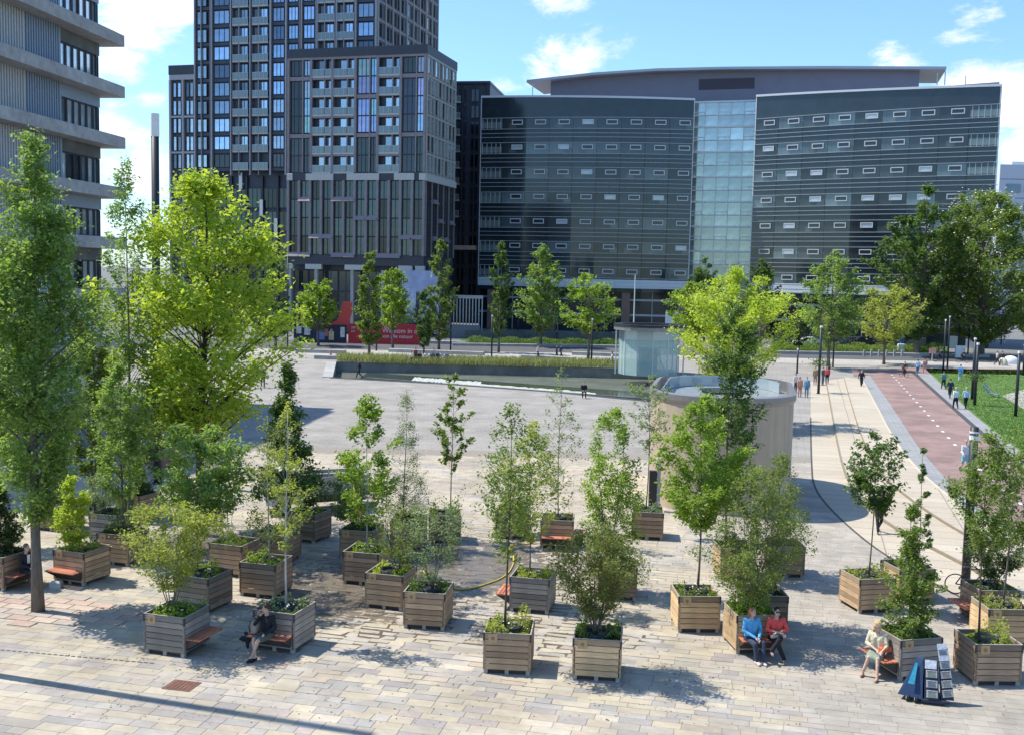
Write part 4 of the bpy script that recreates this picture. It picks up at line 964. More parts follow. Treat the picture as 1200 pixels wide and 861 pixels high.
c, _ = planter('small brown planter with a white-trunked birch', (322.5,702), -14, 'R', 'brown', plaque=1, coverlabel='sparse plants at the foot of the white birch')
T_('birch_tree', 'thin white-trunked birch with loose yellow-green leaves', c, 314, 478, 660, 34, 'oval', 2000, .075, 'olive', tr=.03, ntwig=70, bark=m_barkp, tight=.36)
c, _ = planter('brown planter half hidden behind the white birch', (333,663), -17, 'R', 'brown', coverlabel='plants in the planter behind the birch')
T_('young_tree', 'dark pointed tree with a leafy spire on top, between the birch and the truck', c, 340, 424, 585, 44, 'cone', 5600, .12, 'deepg', tr=.035, ntwig=110)
c, _ = planter('dark planter standing in front of the flatbed truck', (368,637), -22, 'R', 'dark', coverlabel='dark plants beside the truck')
T_('young_tree', 'short dark bushy tree in the planter in front of the flatbed truck', c, 362, 545, 606, 22, 'oval', 1000, .09, 'dark', tr=.02, ntwig=40)
c, p8 = planter('planter cut by the picture edge with the bench of the man in a suit', (4,693), -20, 'R', 'brown', (1,), 'dark', coverlabel='dark plants behind the man in a suit')
T_('conifer', 'dense dark conifer behind the man in a suit', c, 0, 562, 655, 26, 'cone', 4200, .09, 'dark', tr=.03, ntwig=110)
c, p9 = planter('planter with a sunlit orange-red bench beside the thick street trunk', (98.5,687), -20, 'R', 'warm', (0,), 'bright', flowers=True, tub=False, coverlabel='white-flowered plants above the sunlit bench')
T_('climbing_hop', 'slim yellow-green leafy column above the sunlit orange-red bench', c, 84, 552, 655, 24, 'column', 2600, .10, 'lime', tr=.02, ntwig=70)
c, _ = planter('planter with a heap of dark green shrubs behind the sunlit bench planter', (150,664), -15, 'R', 'warm', cover='dark', cn=1800, hh=.4, coverlabel='heap of dark green shrubs')
T_('young_tree', 'tall thin-trunked tree with a mid green crown behind the sunlit bench planter', c, 143, 425, 588, 36, 'oval', 4600, .11, 'soft', tr=.045, ntwig=90)
c, _ = planter('greyish planter between the heap of shrubs and the hi-vis worker', (138,638), -15, 'R', 'grey', cover='deepg', coverlabel='low plants next to the hi-vis worker')
T_('young_tree', 'airy dark-leaved shrub close to the hi-vis worker', c, 112, 548, 612, 28, 'oval', 1500, .08, 'sage', tr=.016, stems=4, ntwig=55)
c, _ = planter('far brown planter peeping out behind the climbing hop', (75,624), -15, 'R', 'brown', cover='deepg', coverlabel='plants behind the climbing hop')
T_('young_tree', 'slim tree in the far planter behind the climbing hop', c, 66, 505, 590, 26, 'oval', 2000, .10, 'mid', tr=.03)
c, _ = planter('warm brown planter right beside the hi-vis worker', (163,613), -25, 'R', 'warm', cover='dark', cn=1400, hh=.35, coverlabel='dark plants right beside the hi-vis worker')
T_('young_tree', 'small dark tree beside the hi-vis worker', c, 163, 480, 575, 30, 'oval', 2600, .10, 'deepg', tr=.03)
c, _ = planter('distant planter behind the tall dark lamp mast', (192,551), -25, 'R', 'brown', cover='deepg', coverlabel='plants behind the lamp mast')
T_('young_tree', 'small tree in the distant planter behind the tall dark lamp mast', c, 190, 455, 515, 20, 'oval', 1300, .12, 'mid', tr=.03)
c, _ = planter('brown planter with a straight pale-stemmed tree, second row, next to the hose reel', (443,687), -12, 'R', 'brown', coverlabel='thin plants round the straight pale stem')
T_('young_tree', 'glossy mid green tree on a straight pale stem in front of the hose reel', c, 429, 458, 612, 36, 'oval', 3300, .115, 'bright', tr=.028, ntwig=80, bark=m_barkp)
c, _ = planter('brown planter pushed up behind the straight pale-stemmed tree', (436,658), -12, 'R', 'brown', cover='deepg', coverlabel='plants by the hose reel')
T_('young_pine', 'young grey-green pine next to the yellow hose reel', c, 405, 555, 622, 30, 'round', 1800, .10, 'sage', tr=.02)
c, _ = planter('brown planter with yellow plants and a hose spilling over it', (471.5,716), -15, 'R', 'warm', cover='lime', cn=700, coverlabel='yellow-green plants under the feathery shrub')
T_('multi_stem_shrub', 'feathery olive shrub in the planter with yellow plants', c, 468, 588, 690, 42, 'vase', 2600, .06, 'olive', tr=.012, stems=5, ntwig=80, bark=m_barkd)
c, _ = planter('brown planter at the front of the hose puddle, plaque at its corner', (521,739), -8, 'R', 'warm', cover='deepg', coverlabel='dark low plants under the wispy shrub')
T_('multi_stem_shrub', 'wispy light shrub in the planter at the front of the hose puddle', c, 508, 585, 680, 42, 'vase', 2200, .06, 'sage', tr=.011, stems=4, ntwig=70, bark=m_barkd)
c, _ = planter('planter hidden behind the feathery larch', (495.6,645), -2, 'R', 'brown', cover='deepg', coverlabel='plants at the foot of the larch')
T_('larch_tree', 'tall feathery larch with a fine pointed crown', c, 474, 446, 632, 32, 'cone', 5600, .05, 'sage', tr=.028, ntwig=150, tight=.26)
c, _ = planter('brown planter at the foot of the lollipop tree in the far row', (540,637), 4, 'R', 'brown', cover='mid', cn=1500, hh=.5, coverlabel='tall leafy plants under the lollipop tree')
T_('young_tree', 'lollipop tree with clumpy leaves on a long bare stem in the far row', c, 529, 434, 548, 27, 'oval', 1300, .13, 'mid', tr=.026, ntwig=46, tight=.2)
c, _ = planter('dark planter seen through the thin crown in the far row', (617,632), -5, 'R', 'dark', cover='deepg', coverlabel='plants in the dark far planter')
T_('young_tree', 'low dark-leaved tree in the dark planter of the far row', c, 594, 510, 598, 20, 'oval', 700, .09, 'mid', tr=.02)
c, _ = planter('planter with two orange-red benches in the far row', (671,643.5), -5, 'R', 'warm', (0, 1), 'bronze', coverlabel='brownish plants above the two red benches')
T_('young_tree', 'tall sparse grey-leaved tree above the two orange-red benches', c, 654, 430, 575, 28, 'oval', 1000, .085, 'sage', tr=.024, ntwig=60)
c, _ = planter('grey planter with a red bench poking out towards the hose', (643,720), -12, 'R', 'grey', (3,), 'fresh', cn=1500, plaque=2, coverlabel='fresh green plants in the grey planter by the hose')
T_('young_tree', 'leafy light green tree in the grey planter by the hose', c, 621, 490, 630, 36, 'oval', 2900, .085, 'fresh', tr=.027, ntwig=90)
c, _ = planter('front-row planter with a black tub between two tufts of green', (621.5,791.5), -5, 'R', 'warm', cover='fresh', cn=1700, hh=.3, flowers=True, coverlabel='two tufts of green with white flowers')
T_('young_tree', 'dark-stemmed loose tree in the front-row planter with two tufts of green', c, 596, 474, 655, 40, 'oval', 2300, .085, 'mid', tr=.034, ntwig=90, bark=m_barkd, tight=.36)
c, _ = planter('narrow-looking front-row planter with warm lower boards and a dark tub', (727,799.6), -7, 'R', 'tan', cover='mid', coverlabel='dark green plants beside the big tub in the front row')
T_('multi_stem_shrub', 'dense bronze-green bush fanning out over the front-row planter', c, 702, 618, 722, 54, 'vase', 11000, .06, 'bronze', tr=.026, stems=5, ntwig=200, bark=m_bark, tight=.30)
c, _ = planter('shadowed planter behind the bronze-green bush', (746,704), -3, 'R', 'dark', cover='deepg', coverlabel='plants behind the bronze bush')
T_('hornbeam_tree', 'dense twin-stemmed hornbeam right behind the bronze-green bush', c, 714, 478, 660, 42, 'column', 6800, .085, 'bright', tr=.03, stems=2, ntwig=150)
c, _ = planter('planter beside the foot of the round concrete drum', (777,633), -6, 'R', 'brown', cover='sage', coverlabel='dry plants beside the concrete drum')
T_('young_tree', 'sparse whitish-leaved tree beside the round concrete drum', c, 757, 434, 528, 34, 'vase', 1100, .095, 'sage', tr=.026, ntwig=60, tight=.22)
c, _ = planter('light tan planter under the round bright green tree', (794,741), 2, 'L', 'tan', cover='mid', flowers=True, coverlabel='plants round the tub under the bright green tree')
T_('young_tree', 'bright green tree with a full egg-shaped crown on a bare stem', c, 820, 462, 616, 50, 'oval', 7600, .10, 'bright', tr=.036, ntwig=140, tight=.26)
c, p28 = planter('tan planter whose bench seats the two women in blue and red', (862,766), 6, 'L', 'tan', (0,), 'bright', cn=1800, hh=.35, flowers=True, tub=False, plaque=2, coverlabel='lush plants behind the two women')
T_('multi_stem_shrub', 'tall olive multi-stemmed shrub behind the two seated women', c, 884, 548, 705, 54, 'oval', 8200, .07, 'olive', tr=.025, stems=5, ntwig=170)
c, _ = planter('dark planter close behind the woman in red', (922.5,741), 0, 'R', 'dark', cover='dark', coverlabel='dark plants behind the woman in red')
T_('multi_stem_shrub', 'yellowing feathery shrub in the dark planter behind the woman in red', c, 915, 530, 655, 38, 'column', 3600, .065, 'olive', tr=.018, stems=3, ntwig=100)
c, _ = planter('brown planter at the foot of the dark columnar tree', (843.6,679), 2, 'L', 'warm', cover='deepg', coverlabel='plants under the dark columnar tree')
T_('columnar_tree', 'tall dark columnar tree standing before the concrete drum', c, 851, 352, 590, 42, 'column', 11000, .11, 'deepg', tr=.05, ntwig=200, tight=.24)
c, _ = planter('brown planter on the drum side of the olive shrub', (942.5,677), -2, 'R', 'brown', cover='olive', coverlabel='plants on the drum side of the olive shrub')
T_('young_tree', 'low yellow-green tree on the drum side of the olive shrub', c, 912, 545, 650, 28, 'oval', 1800, .07, 'olive', tr=.02)
c, _ = planter('tan-sided planter alone beside the curved stone terrace', (1006,719), 12, 'L', 'warm', cover='fresh', plaque=2, coverlabel='yellowish plants in the planter beside the terrace')
T_('young_tree', 'small round-headed dark maple on a bare stem beside the curved terrace', c, 1023, 504, 600, 31, 'round', 2600, .11, 'deepg', tr=.026, ntwig=80)
c, _ = planter('pale-sided planter hidden behind the crooked tree', (1053,706), 10, 'L', 'tan', cover='sage', plaque=2, coverlabel='plants behind the crooked tree')
T_('young_pine', 'wispy young pine with tufted tips behind the crooked tree', c, 1079, 524, 640, 22, 'spire', 1300, .09, 'sage', tr=.02, ntwig=26, tight=.16)
c, p32 = planter('planter behind the blue leaflet trolley and the seated woman in a cream cardigan', (1053.5,798), 14, 'L', 'grey', (3,), 'mid', cn=1700, hh=.35, flowers=True, plaque=0, coverlabel='leafy plants above the leaflet trolley')
T_('young_tree', 'crooked tree with irregular tiers above the blue leaflet trolley', c, 1072, 588, 735, 40, 'spire', 4200, .085, 'mid', tr=.03, ntwig=100, lean=.06, tight=.26)
c, _ = planter('grey-brown planter with grassy tufts right of the leaflet trolley', (1141,803), 2, 'L', 'brown', cover='fresh', cn=1500, hh=.3, coverlabel='grassy tufts right of the trolley')
T_('young_tree', 'straight dark-stemmed tree right of the leaflet trolley', c, 1155, 500, 640, 38, 'oval', 3600, .085, 'mid', tr=.032, ntwig=100, bark=m_barkd)
c, _ = planter('pale new plywood planter cut by the right picture edge', (1156.5,757), 0, 'L', 'tan', cover='fresh', coverlabel='plants in the plywood planter')
T_('young_tree', 'leafy tree in the pale plywood planter at the picture edge', c, 1184, 498, 650, 40, 'oval', 3600, .085, 'mid', tr=.03, ntwig=100)
c, _ = planter('planter with the dull red bench at the foot of the short lamp mast', (1147,733), 4, 'L', 'brown', (3,), 'mid', coverlabel='plants at the foot of the short lamp mast')
T_('multi_stem_shrub', 'low dark multi-stemmed bush by the short lamp mast', c, 1170, 628, 692, 34, 'vase', 3000, .08, 'dark', tr=.016, stems=4, ntwig=90)
# ---------------- big trees
def gtree(name, label, bx, by, topy, boty, hw, prof, nleaf, ls, leaf, tr, ntwig, group=None, **k):
    b = G(bx, by); H = Zat(bx, topy, b.y); cb = max(.8, Zat(bx, boty, b.y)); R = hw/ppm(b.y, H/2)
    return tree(name, label, tuple(b), H, cb, R, prof, nleaf, ls, leaf, tr=tr, ntwig=ntwig, group=group, **k)
gtree('street_tree', 'big leafy street tree rising from the red brick patch', 46, 715, 158, 600, 64, 'oval', 29000, .13, 'soft', .165, 240, tight=.44, shell=.2)
gtree('maple_tree', 'large sunlit yellow-green maple in front of the tower', 239, 626, 196, 512, 100, 'oval', 25000, .18, 'lime', .2, 150, tight=.44, bark=m_barkd, shell=.25)
o, _ = gtree('maple_tree', 'glowing lime green maple behind the round concrete drum', 858, 497, 316, 448, 64, 'round', 15000, .20, 'lime', .16, 120, tight=.36)
gtree('sparse_tree', 'sparse half-bare tree between the street tree and the yellow-green maple', 152, 640, 182, 560, 36, 'column', 12000, .10, 'soft', .07, 170, tight=.3)
gtree('street_tree', 'mid green tree filling the gap behind the climbing hop', 112, 600, 330, 560, 34, 'oval', 12000, .13, 'mid', .08, 150)
gtree('street_tree', 'leafy crown at the picture edge behind the big street tree', -12, 640, 300, 560, 40, 'oval', 8000, .14, 'mid', .12, 140)
FAR = [('street_tree','round bright street tree in front of the photo hoarding',372,405,326,385,25,'round',4200,.36,'bright',.16),
 ('poplar_tree','slim grey-green poplar before the brown framed block, above the thin bench slab',432,418,289,402,19,'column',5200,.30,'mid',.16),
 ('street_tree','fresh green street tree tucked behind the slim poplars',460,409,316,385,22,'round',3600,.34,'bright',.15),
 ('poplar_tree','shorter dark poplar just left of its taller twin',497,421,338,405,13,'column',2600,.28,'deepg',.12),
 ('poplar_tree','tall slim poplar at the corner of the red hoarding',515,411,281,398,20,'column',5600,.30,'mid',.16),
 ('poplar_tree','narrow dark poplar at the corner of the glass office',585,413,279,392,15,'column',4200,.30,'deepg',.14),
 ('street_tree','broad olive-green tree before the glass office',634,406,287,390,29,'oval',7600,.34,'soft',.2),
 ('street_tree','loose bright tree with open tiers before the glass office',689,423,317,388,31,'round',3400,.34,'bright',.17),
 ('street_tree','bright tree between the glass pavilion and the lime maple',812,420,330,400,32,'round',5200,.34,'bright',.17),
 ('street_tree','dark green tree rising behind the bright pavilion tree',824,402,302,360,22,'oval',3600,.36,'deepg',.17),
 ('street_tree','dark green tree just behind the top of the lime maple',890,402,301,360,20,'oval',3200,.36,'deepg',.17),
 ('street_tree','small dark tree between the lime maple and the olive tree',936,412,360,405,14,'oval',1500,.34,'dark',.12),
 ('street_tree','tall pale olive tree with an upswept crown by the terrace',971,432,291,408,37,'oval',8200,.30,'soft',.2),
 ('street_tree','wide orange-tinged green tree at the head of the cycle path',1037,427,335,398,40,'round',5600,.30,'fresh',.16),
 ('maple_tree','huge deep green maple in front of the glass office',1076,417,218,396,50,'oval',15000,.42,'deepg',.4),
 ('street_tree','leafy tree cut by the right picture edge beyond the chestnut',1206,412,318,392,26,'oval',3600,.38,'mid',.2),
 ('street_tree','shadowy tree in the gap below the maple and chestnut',1058,411,320,398,24,'round',3600,.38,'dark',.25),
 ('street_tree','dark tree behind the yellow-green maple near the tower',322,408,300,398,24,'oval',3600,.36,'deepg',.17)]
for nm, lab, bx, by, ty, bo, hw, pr, nl, ls, lf_, tr in FAR:
    gtree(nm, lab, bx, by, ty, bo, hw, pr, nl, ls, lf_, tr, 90 if nl < 6000 else 170, group='trees along the street', tight=.34)
o, T = gtree('chestnut_tree', 'huge dark chestnut with creamy blossom candles at the right', 1146, 418, 222, 400, 64, 'round', 26000, .42, 'mid', .5, 330, tight=.34, shell=.45)
C = np.repeat(T[T[:, 2] > 5][:, None], 5, 1).reshape(-1, 3); C = C+rng.normal(0, .55, C.shape); C[:, 2] += .5
C2 = np.repeat(C[:1500][:, None], 2, 1).reshape(-1, 3)+rng.normal(0, .12, (min(len(C), 1500)*2, 3))
link('blossom', leafcloud(C2, .24, m_fl, 'blossom', up=1.2, aspect=.8), o)
# hedge band and shrubs along verge
def hedge(name, label, a, b, h, w, leaf, n):
    A, B = G(*a), G(*b); t = rng.uniform(0, 1, n); C = np.c_[A.x+(B.x-A.x)*t, A.y+(B.y-A.y)*t+rng.uniform(0, w, n), h*rng.uniform(.05, 1, n)*(1+.25*np.sin(t*40))]
    o = link(name, leafcloud(C, .22, LM_[leaf], name), label=label, category='hedge'); return o
hedge('hedge', 'low clipped hedge on the verge before the glass office', (548,402), (790,405), .7, 4, 'deepg', 9000)
hedge('hedge', 'ragged low hedge under the big dark trees', (908,411), (1108,413.5), 1.0, 4, 'mid', 9000)
# ---------------- round concrete drum
m_drum = mat('sand_concrete', (.46,.37,.265), rough=.8, var=.13, scale=3.0, dirt=.12, stretch=(1,1,.08))
dcx = (G(770,570).x+G(934,570).x)/2; dr_ = 3.15
def stad(r, ya, yb, n=28):
    P = [(math.cos(a)*r, ya+math.sin(a)*r) for a in np.linspace(math.pi, 2*math.pi, n)]
    P += [(math.cos(a)*r, yb+math.sin(a)*r*.8) for a in np.linspace(0, math.pi, n)]
    return P
ya = G(851,604).y+dr_; yb = ya+4.6
drum = thing('concrete_drum', 'big round sand-coloured concrete drum with a glazed metal rimmed top', 'entrance drum', (9.45, ya, 0), R_(-12))
Zr = 4.75
mb = MB(); P0 = stad(dr_, 0, 4.6); n = len(P0); mb.add([(x, y, z) for z in (0, Zr) for x, y in P0], [(i, (i+1) % n, n+(i+1) % n, n+i) for i in range(n)]); obj('wall', mb, m_drum, drum, smooth=True)
m_jnt = mat('drum_joint', (.30,.26,.21), rough=.9)
m_rimm = mat('brushed_rim', (.27,.25,.235), rough=.4, metal=.4, var=.08)
mb = MB(); Po = stad(dr_+.10, 0, 4.6); Pi = stad(dr_-.12, 0, 4.6)
rings = [(stad(dr_+.03, 0, 4.6), Zr-.12), (Po, Zr+.02), (Po, Zr+.26), (Pi, Zr+.30), (Pi, Zr-.25)]
mb.add([(x, y, z) for P, z in rings for x, y in P], [(k_*n+i, k_*n+(i+1) % n, (k_+1)*n+(i+1) % n, (k_+1)*n+i) for k_ in range(4) for i in range(n)]); obj('rim', mb, m_rimm, drum, smooth=False)
mb = MB(); Pg = stad(dr_-.13, 0, 4.6); mb.add([(x, y, Zr-.2) for x, y in Pg], [tuple(range(n))]); obj('roof_glass', mb, mat('sky_glass', (.30,.32,.31), rough=.25, metal=.2, var=.2), drum)
gp = MB().box(-1.25,1.25,-.04,.04,0,.5).mesh('glass_panel', mat('clerestory_glass', (.40,.47,.48), rough=.1, metal=.2, spec=.9))
for a in range(-3, 4):
    an = a*.42+math.pi/2; link('glass_panel', gp, drum, (math.cos(an)*(dr_-.75), 4.6+math.sin(an)*(dr_-.75)*.8, Zr-.19), an-math.pi/2)
for y in (0, 1.9, 3.8): link('glass_panel', gp, drum, (-dr_+.55, y, Zr-.19), math.pi/2)
mb = MB(); mb.add([(x*.55, y*.5+3.4, Zr-.1) for x, y in stad(1.9, 0, 1.2)], [tuple(range(56))]); obj('dark_hatch', mb, m_dark, drum)
for (x, h, w_) in ((-dr_-.62,1.5,.22),(-dr_-.3,1.15,.2)): 
    pass
kb = thing('ticket_terminal', 'dark slim terminal posts standing against the drum wall', 'terminal', tuple(G(764,598)))
mb = MB(); mb.cbox(-.16,.16,-.1,.1,0,1.75,.02); obj('case', mb, m_dark, kb); mb = MB(); mb.cbox(.17,.32,-.08,.1,0,2.3,.02); obj('pale_case', mb, m_conc, kb)
# ---------------- glass pavilion
gc_ = G(764,441); pv2 = thing('glass_pavilion', 'pale green glass lift pavilion with a dark overhanging roof ring', 'pavilion', (gc_.x, gc_.y+3, 0))
m_pg = bpy.data.materials.new('green_glass'); m_pg.use_nodes = True; b_ = m_pg.node_tree.nodes['Principled BSDF']; b_.inputs['Base Color'].default_value = (.55,.75,.70,1); b_.inputs['Roughness'].default_value = .05; b_.inputs['Alpha'].default_value = .38; b_.inputs['Specular IOR Level'].default_value = .8
rp = 3.1; Hp = Zat(764,384,gc_.y+3)
seg = 12; pane = MB().box(-rp*math.sin(math.pi/seg)+.03, rp*math.sin(math.pi/seg)-.03, -.03, .03, 0, Hp-1.2).mesh('pane', m_pg); pan2 = MB().box(-rp*math.sin(math.pi/seg)+.03, rp*math.sin(math.pi/seg)-.03, -.03, .03, 0, .9).mesh('pane', mat('pale_glass_band', (.40,.52,.52), rough=.1, metal=.3, spec=.8))
mu = MB().box(-.04,.04,-.06,.06,0,Hp-.3).mesh('mullion', m_louv)
for i in range(seg):
    a = (i+.5)*2*math.pi/seg; rr = rp*math.cos(math.pi/seg); link('pane', pane, pv2, (math.cos(a)*rr, math.sin(a)*rr, 0), a-math.pi/2); link('pane', pan2, pv2, (math.cos(a)*rr, math.sin(a)*rr, Hp-1.18), a-math.pi/2)
    a = i*2*math.pi/seg; link('mullion', mu, pv2, (math.cos(a)*rp, math.sin(a)*rp, 0), a)
def ring(r0, r1, z0, z1, n=28):
    mb = MB(); cs_ = [(math.cos(i*2*math.pi/n), math.sin(i*2*math.pi/n)) for i in range(n)]
    mb.add([(c_*r, s_*r, z) for r, z in ((r0, z0), (r1, z0), (r1, z1), (r0, z1)) for c_, s_ in cs_], [(k_*n+i, k_*n+(i+1) % n, ((k_+1) % 4)*n+(i+1) % n, ((k_+1) % 4)*n+i) for k_ in range(4) for i in range(n)]); return mb
obj('roof_ring', ring(2.4, 3.7, Hp-.25, Hp+.1), m_rimm, pv2); obj('roof_ring', ring(2.9, 3.75, Hp+.11, Hp+.35), m_dark, pv2)
mb = MB(); mb.tube([(0,0,Hp-.2),(0,0,Hp-.1)], [2.9,2.9], 24); obj('roof_disc', mb, m_louv, pv2)
for x, y in ((-3.5,-.8),(3.4,-1.2),(-1.2,3.2)): mb = MB(); mb.tube([(x,y,0),(x,y,Hp)], .07, 8); obj('pillar', mb, m_louv, pv2)
mb = MB(); mb.box(-.9,.9,-.3,1.2,0,2.6); mb.box(-.1,.1,-.8,-.3,0,2.2); obj('lift_shaft', mb, m_concd, pv2)
for s_ in (-1.5, 1.6): mb = MB(); mb.tube([(s_,-1.6,0),(s_*.5,-.4,2.4)], .09, 6); obj('handrail', mb, m_louv, pv2)
# ---------------- lamp masts
m_mast = mat('mast_black', (.022,.026,.030), rough=.5, var=.1)
def mast(label, base, top_y=None, h=None, r=.16, bands=(), head=None, taper=.9, group='dark lamp masts', cap=None, lamp=True):
    b = G(*base); H = h or Zat(base[0], top_y, b.y); o = thing('lamp_mast', label, 'lamp mast', tuple(b), 0, group)
    mb = MB(); mb.tube([(0,0,0),(0,0,H*.5),(0,0,H)], [r, r*.97, r*taper], 12); obj('pole', mb, m_mast, o, smooth=True)
    mb = MB(); mb.tube([(0,0,0),(0,0,.06)], [r*1.5, r*1.4], 12); obj('base_ring', mb, m_mast, o)
    for z0, z1 in bands: mb = MB(); mb.tube([(0,0,z0),(0,0,z1)], [r*1.03, r*1.03], 12); obj('light_band', mb, m_white, o)
    if lamp and not bands: mb = MB(); mb.tube([(0,0,H),(0,0,H+.17)], [r*1.02, r*.9], 10); obj('lamp_head', mb, m_white, o)
    return o, H
b = G(185,566); Hm = Zat(179,134,b.y)
mast('very tall dark mast with a white upper section behind the climbing trees', (185,566), h=Hm, r=.19, bands=((Hm-1.0,Hm+.02),))
mast('tall dark mast just outside the sunlit paving, throwing its shadow across it', (-60,782), h=17.5, r=.15, lamp=False)
b = G(1130,690); Hs = Zat(1134,500,b.y)
o, H = mast('short thick black mast with white rings and a flower basket near the terrace', (1131,690), h=Hs, r=.145, bands=((Hs-.42,Hs-.28),(Hs-.2,Hs-.14)))
mb = MB(); mb.tube([(0,0,0),(-.45,0,.02)], .025, 6); mb.tube([(-.45,0,-.28),(-.45,0,.05)], [.12,.24], 12); obj('flower_basket', mb, m_dark, o, loc=(-.1,0,Hs*.62))
C = rng.normal(0, 1, (500, 3))*np.array((.2,.2,.11))+np.array((-.5,0,Hs*.62+.14)); link('basket_plants', leafcloud(C, .08, LM_['mid'], 'basket_plants'), o)
for lab, bx, by, ty in (('slim dark lamp post beside the round bright street tree',337,410,300),('slim lamp post between the poplars',441,411,362),('slim lamp post at the foot of the steel colonnade',528,411,366),
  ('slim lamp post left of the narrow dark poplar',576,422,371),('slim lamp post before the low wall of the glass office',607,397,358),('slim lamp post in front of the loose bright tree',693,427,375),
  ('thick dark lamp post with a basket near the group by the drum',959,461,384),('thinner dark lamp post behind the group by the drum',976,430,378),
  ('dark double lamp post, nearer one, at the lawn corner',1105,437,376),('dark double lamp post, farther one, at the lawn corner',1110,432,372),('tall slim street light beyond the lawn corner',1122,418,371),('street light by the white cabinets',1134,418,379),
  ('dark lamp post on the lawn with a hanging basket',1142,475,404),('slim companion post beside the basket lamp post',1139,468,398),('street light in front of the dark bushes',1151,404,387),('bent street light by the road beyond the lawn',1173,404,373),
  ('thin rust-brown pole standing in the lawn',1190,488,414),('dark lamp post at the edge of the frame beyond the lawn',1199,440,405),('small globe lamp post beside the lime maple',934,437,410)):
    mast(lab, (bx, by), top_y=ty, r=.10 if by < 440 else .12)
for bx, by, ty, lab in ((959,461,425,0),(1142,475,441,0)):
    b = G(bx, by); z = Zat(bx, ty, b.y); ob = thing('hanging_basket', 'green hanging basket on the lamp post near the group' if bx < 1000 else 'green hanging basket on the lawn lamp post', 'flower basket', (b.x, b.y, z))
    C = rng.normal(0, 1, (420, 3))*np.array((.42,.42,.2)); link('basket_plants', leafcloud(C, .16, LM_['dark'], 'basket_plants'), ob)
# ================================================================ people
def capsule(mb, p, q, r1, r2=None, n=10):
    r2 = r1 if r2 is None else r2; p, q = Vector(p), Vector(q); d = q-p; Ld = d.length
    d = d/Ld if Ld > 1e-6 else Vector((0, 0, 1)); a = d.cross(Vector((0,0,1)) if abs(d.z) < .9 else Vector((1,0,0))).normalized(); b = d.cross(a); vs = []; rings = []
    for k in range(4): t = -math.pi/2*(1-k/3.); rings.append((p+d*math.sin(t)*r1, max(math.cos(t)*r1, .0004)))
    for k in range(4): t = math.pi/2*(k/3.); rings.append((q+d*math.sin(t)*r2, max(math.cos(t)*r2, .0004)))
    for c, r in rings: vs += [c+(a*math.cos(2*math.pi*j/n)+b*math.sin(2*math.pi*j/n))*r for j in range(n)]
    k = len(rings); fs = [(i*n+j, i*n+(j+1) % n, (i+1)*n+(j+1) % n, (i+1)*n+j) for i in range(k-1) for j in range(n)]+[tuple(range(n))[::-1], tuple(range((k-1)*n, k*n))]
    mb.add(vs, fs)
def ellip(mb, c, r, n=12, M=None):
    c = Vector(c); vs = []; k = 8
    for i in range(k+1):
        t = -math.pi/2+math.pi*i/k; rr = max(math.cos(t), .01)
        vs += [Vector((math.cos(2*math.pi*j/n)*rr*r[0], math.sin(2*math.pi*j/n)*rr*r[1], math.sin(t)*r[2])) for j in range(n)]
    vs = [(M @ v_ if M else v_)+c for v_ in vs]
    mb.add(vs, [(i*n+j, i*n+(j+1) % n, (i+1)*n+(j+1) % n, (i+1)*n+j) for i in range(k) for j in range(n)]+[tuple(range(n))[::-1], tuple(range(k*n, (k+1)*n))])
def fuse(mb, name, vox, m, sm=3):
    me = bpy.data.meshes.new('tmp'); me.from_pydata(mb.v, [], mb.f); o = bpy.data.objects.new('tmp', me); COL.objects.link(o)
    r = o.modifiers.new('r', 'REMESH'); r.mode = 'VOXEL'; r.voxel_size = vox; r.use_smooth_shade = True
    s_ = o.modifiers.new('s', 'SMOOTH'); s_.iterations = sm; s_.factor = .5
    dg = bpy.context.evaluated_depsgraph_get(); out = bpy.data.meshes.new_from_object(o.evaluated_get(dg)); bpy.data.objects.remove(o); bpy.data.meshes.remove(me)
    out.name = name; out.materials.clear(); out.materials.append(m); return out
def J(pose):
    j = dict(pelvis=(0,0,.95), chest=(0,-.01,1.30), neck=(0,0,1.49), head=(0,-.025,1.635), face=(0,-1,0),
        shL=(-.185,0,1.42), shR=(.185,0,1.42), elL=(-.235,.02,1.13), elR=(.235,.02,1.13), wrL=(-.235,-.06,.88), wrR=(.235,-.06,.88),
        hipL=(-.095,0,.92), hipR=(.095,0,.92), knL=(-.10,-.01,.49), knR=(.10,-.01,.49), anL=(-.10,.02,.08), anR=(.10,.02,.08))
    j.update(pose); return {k: Vector(v) for k, v in j.items()}
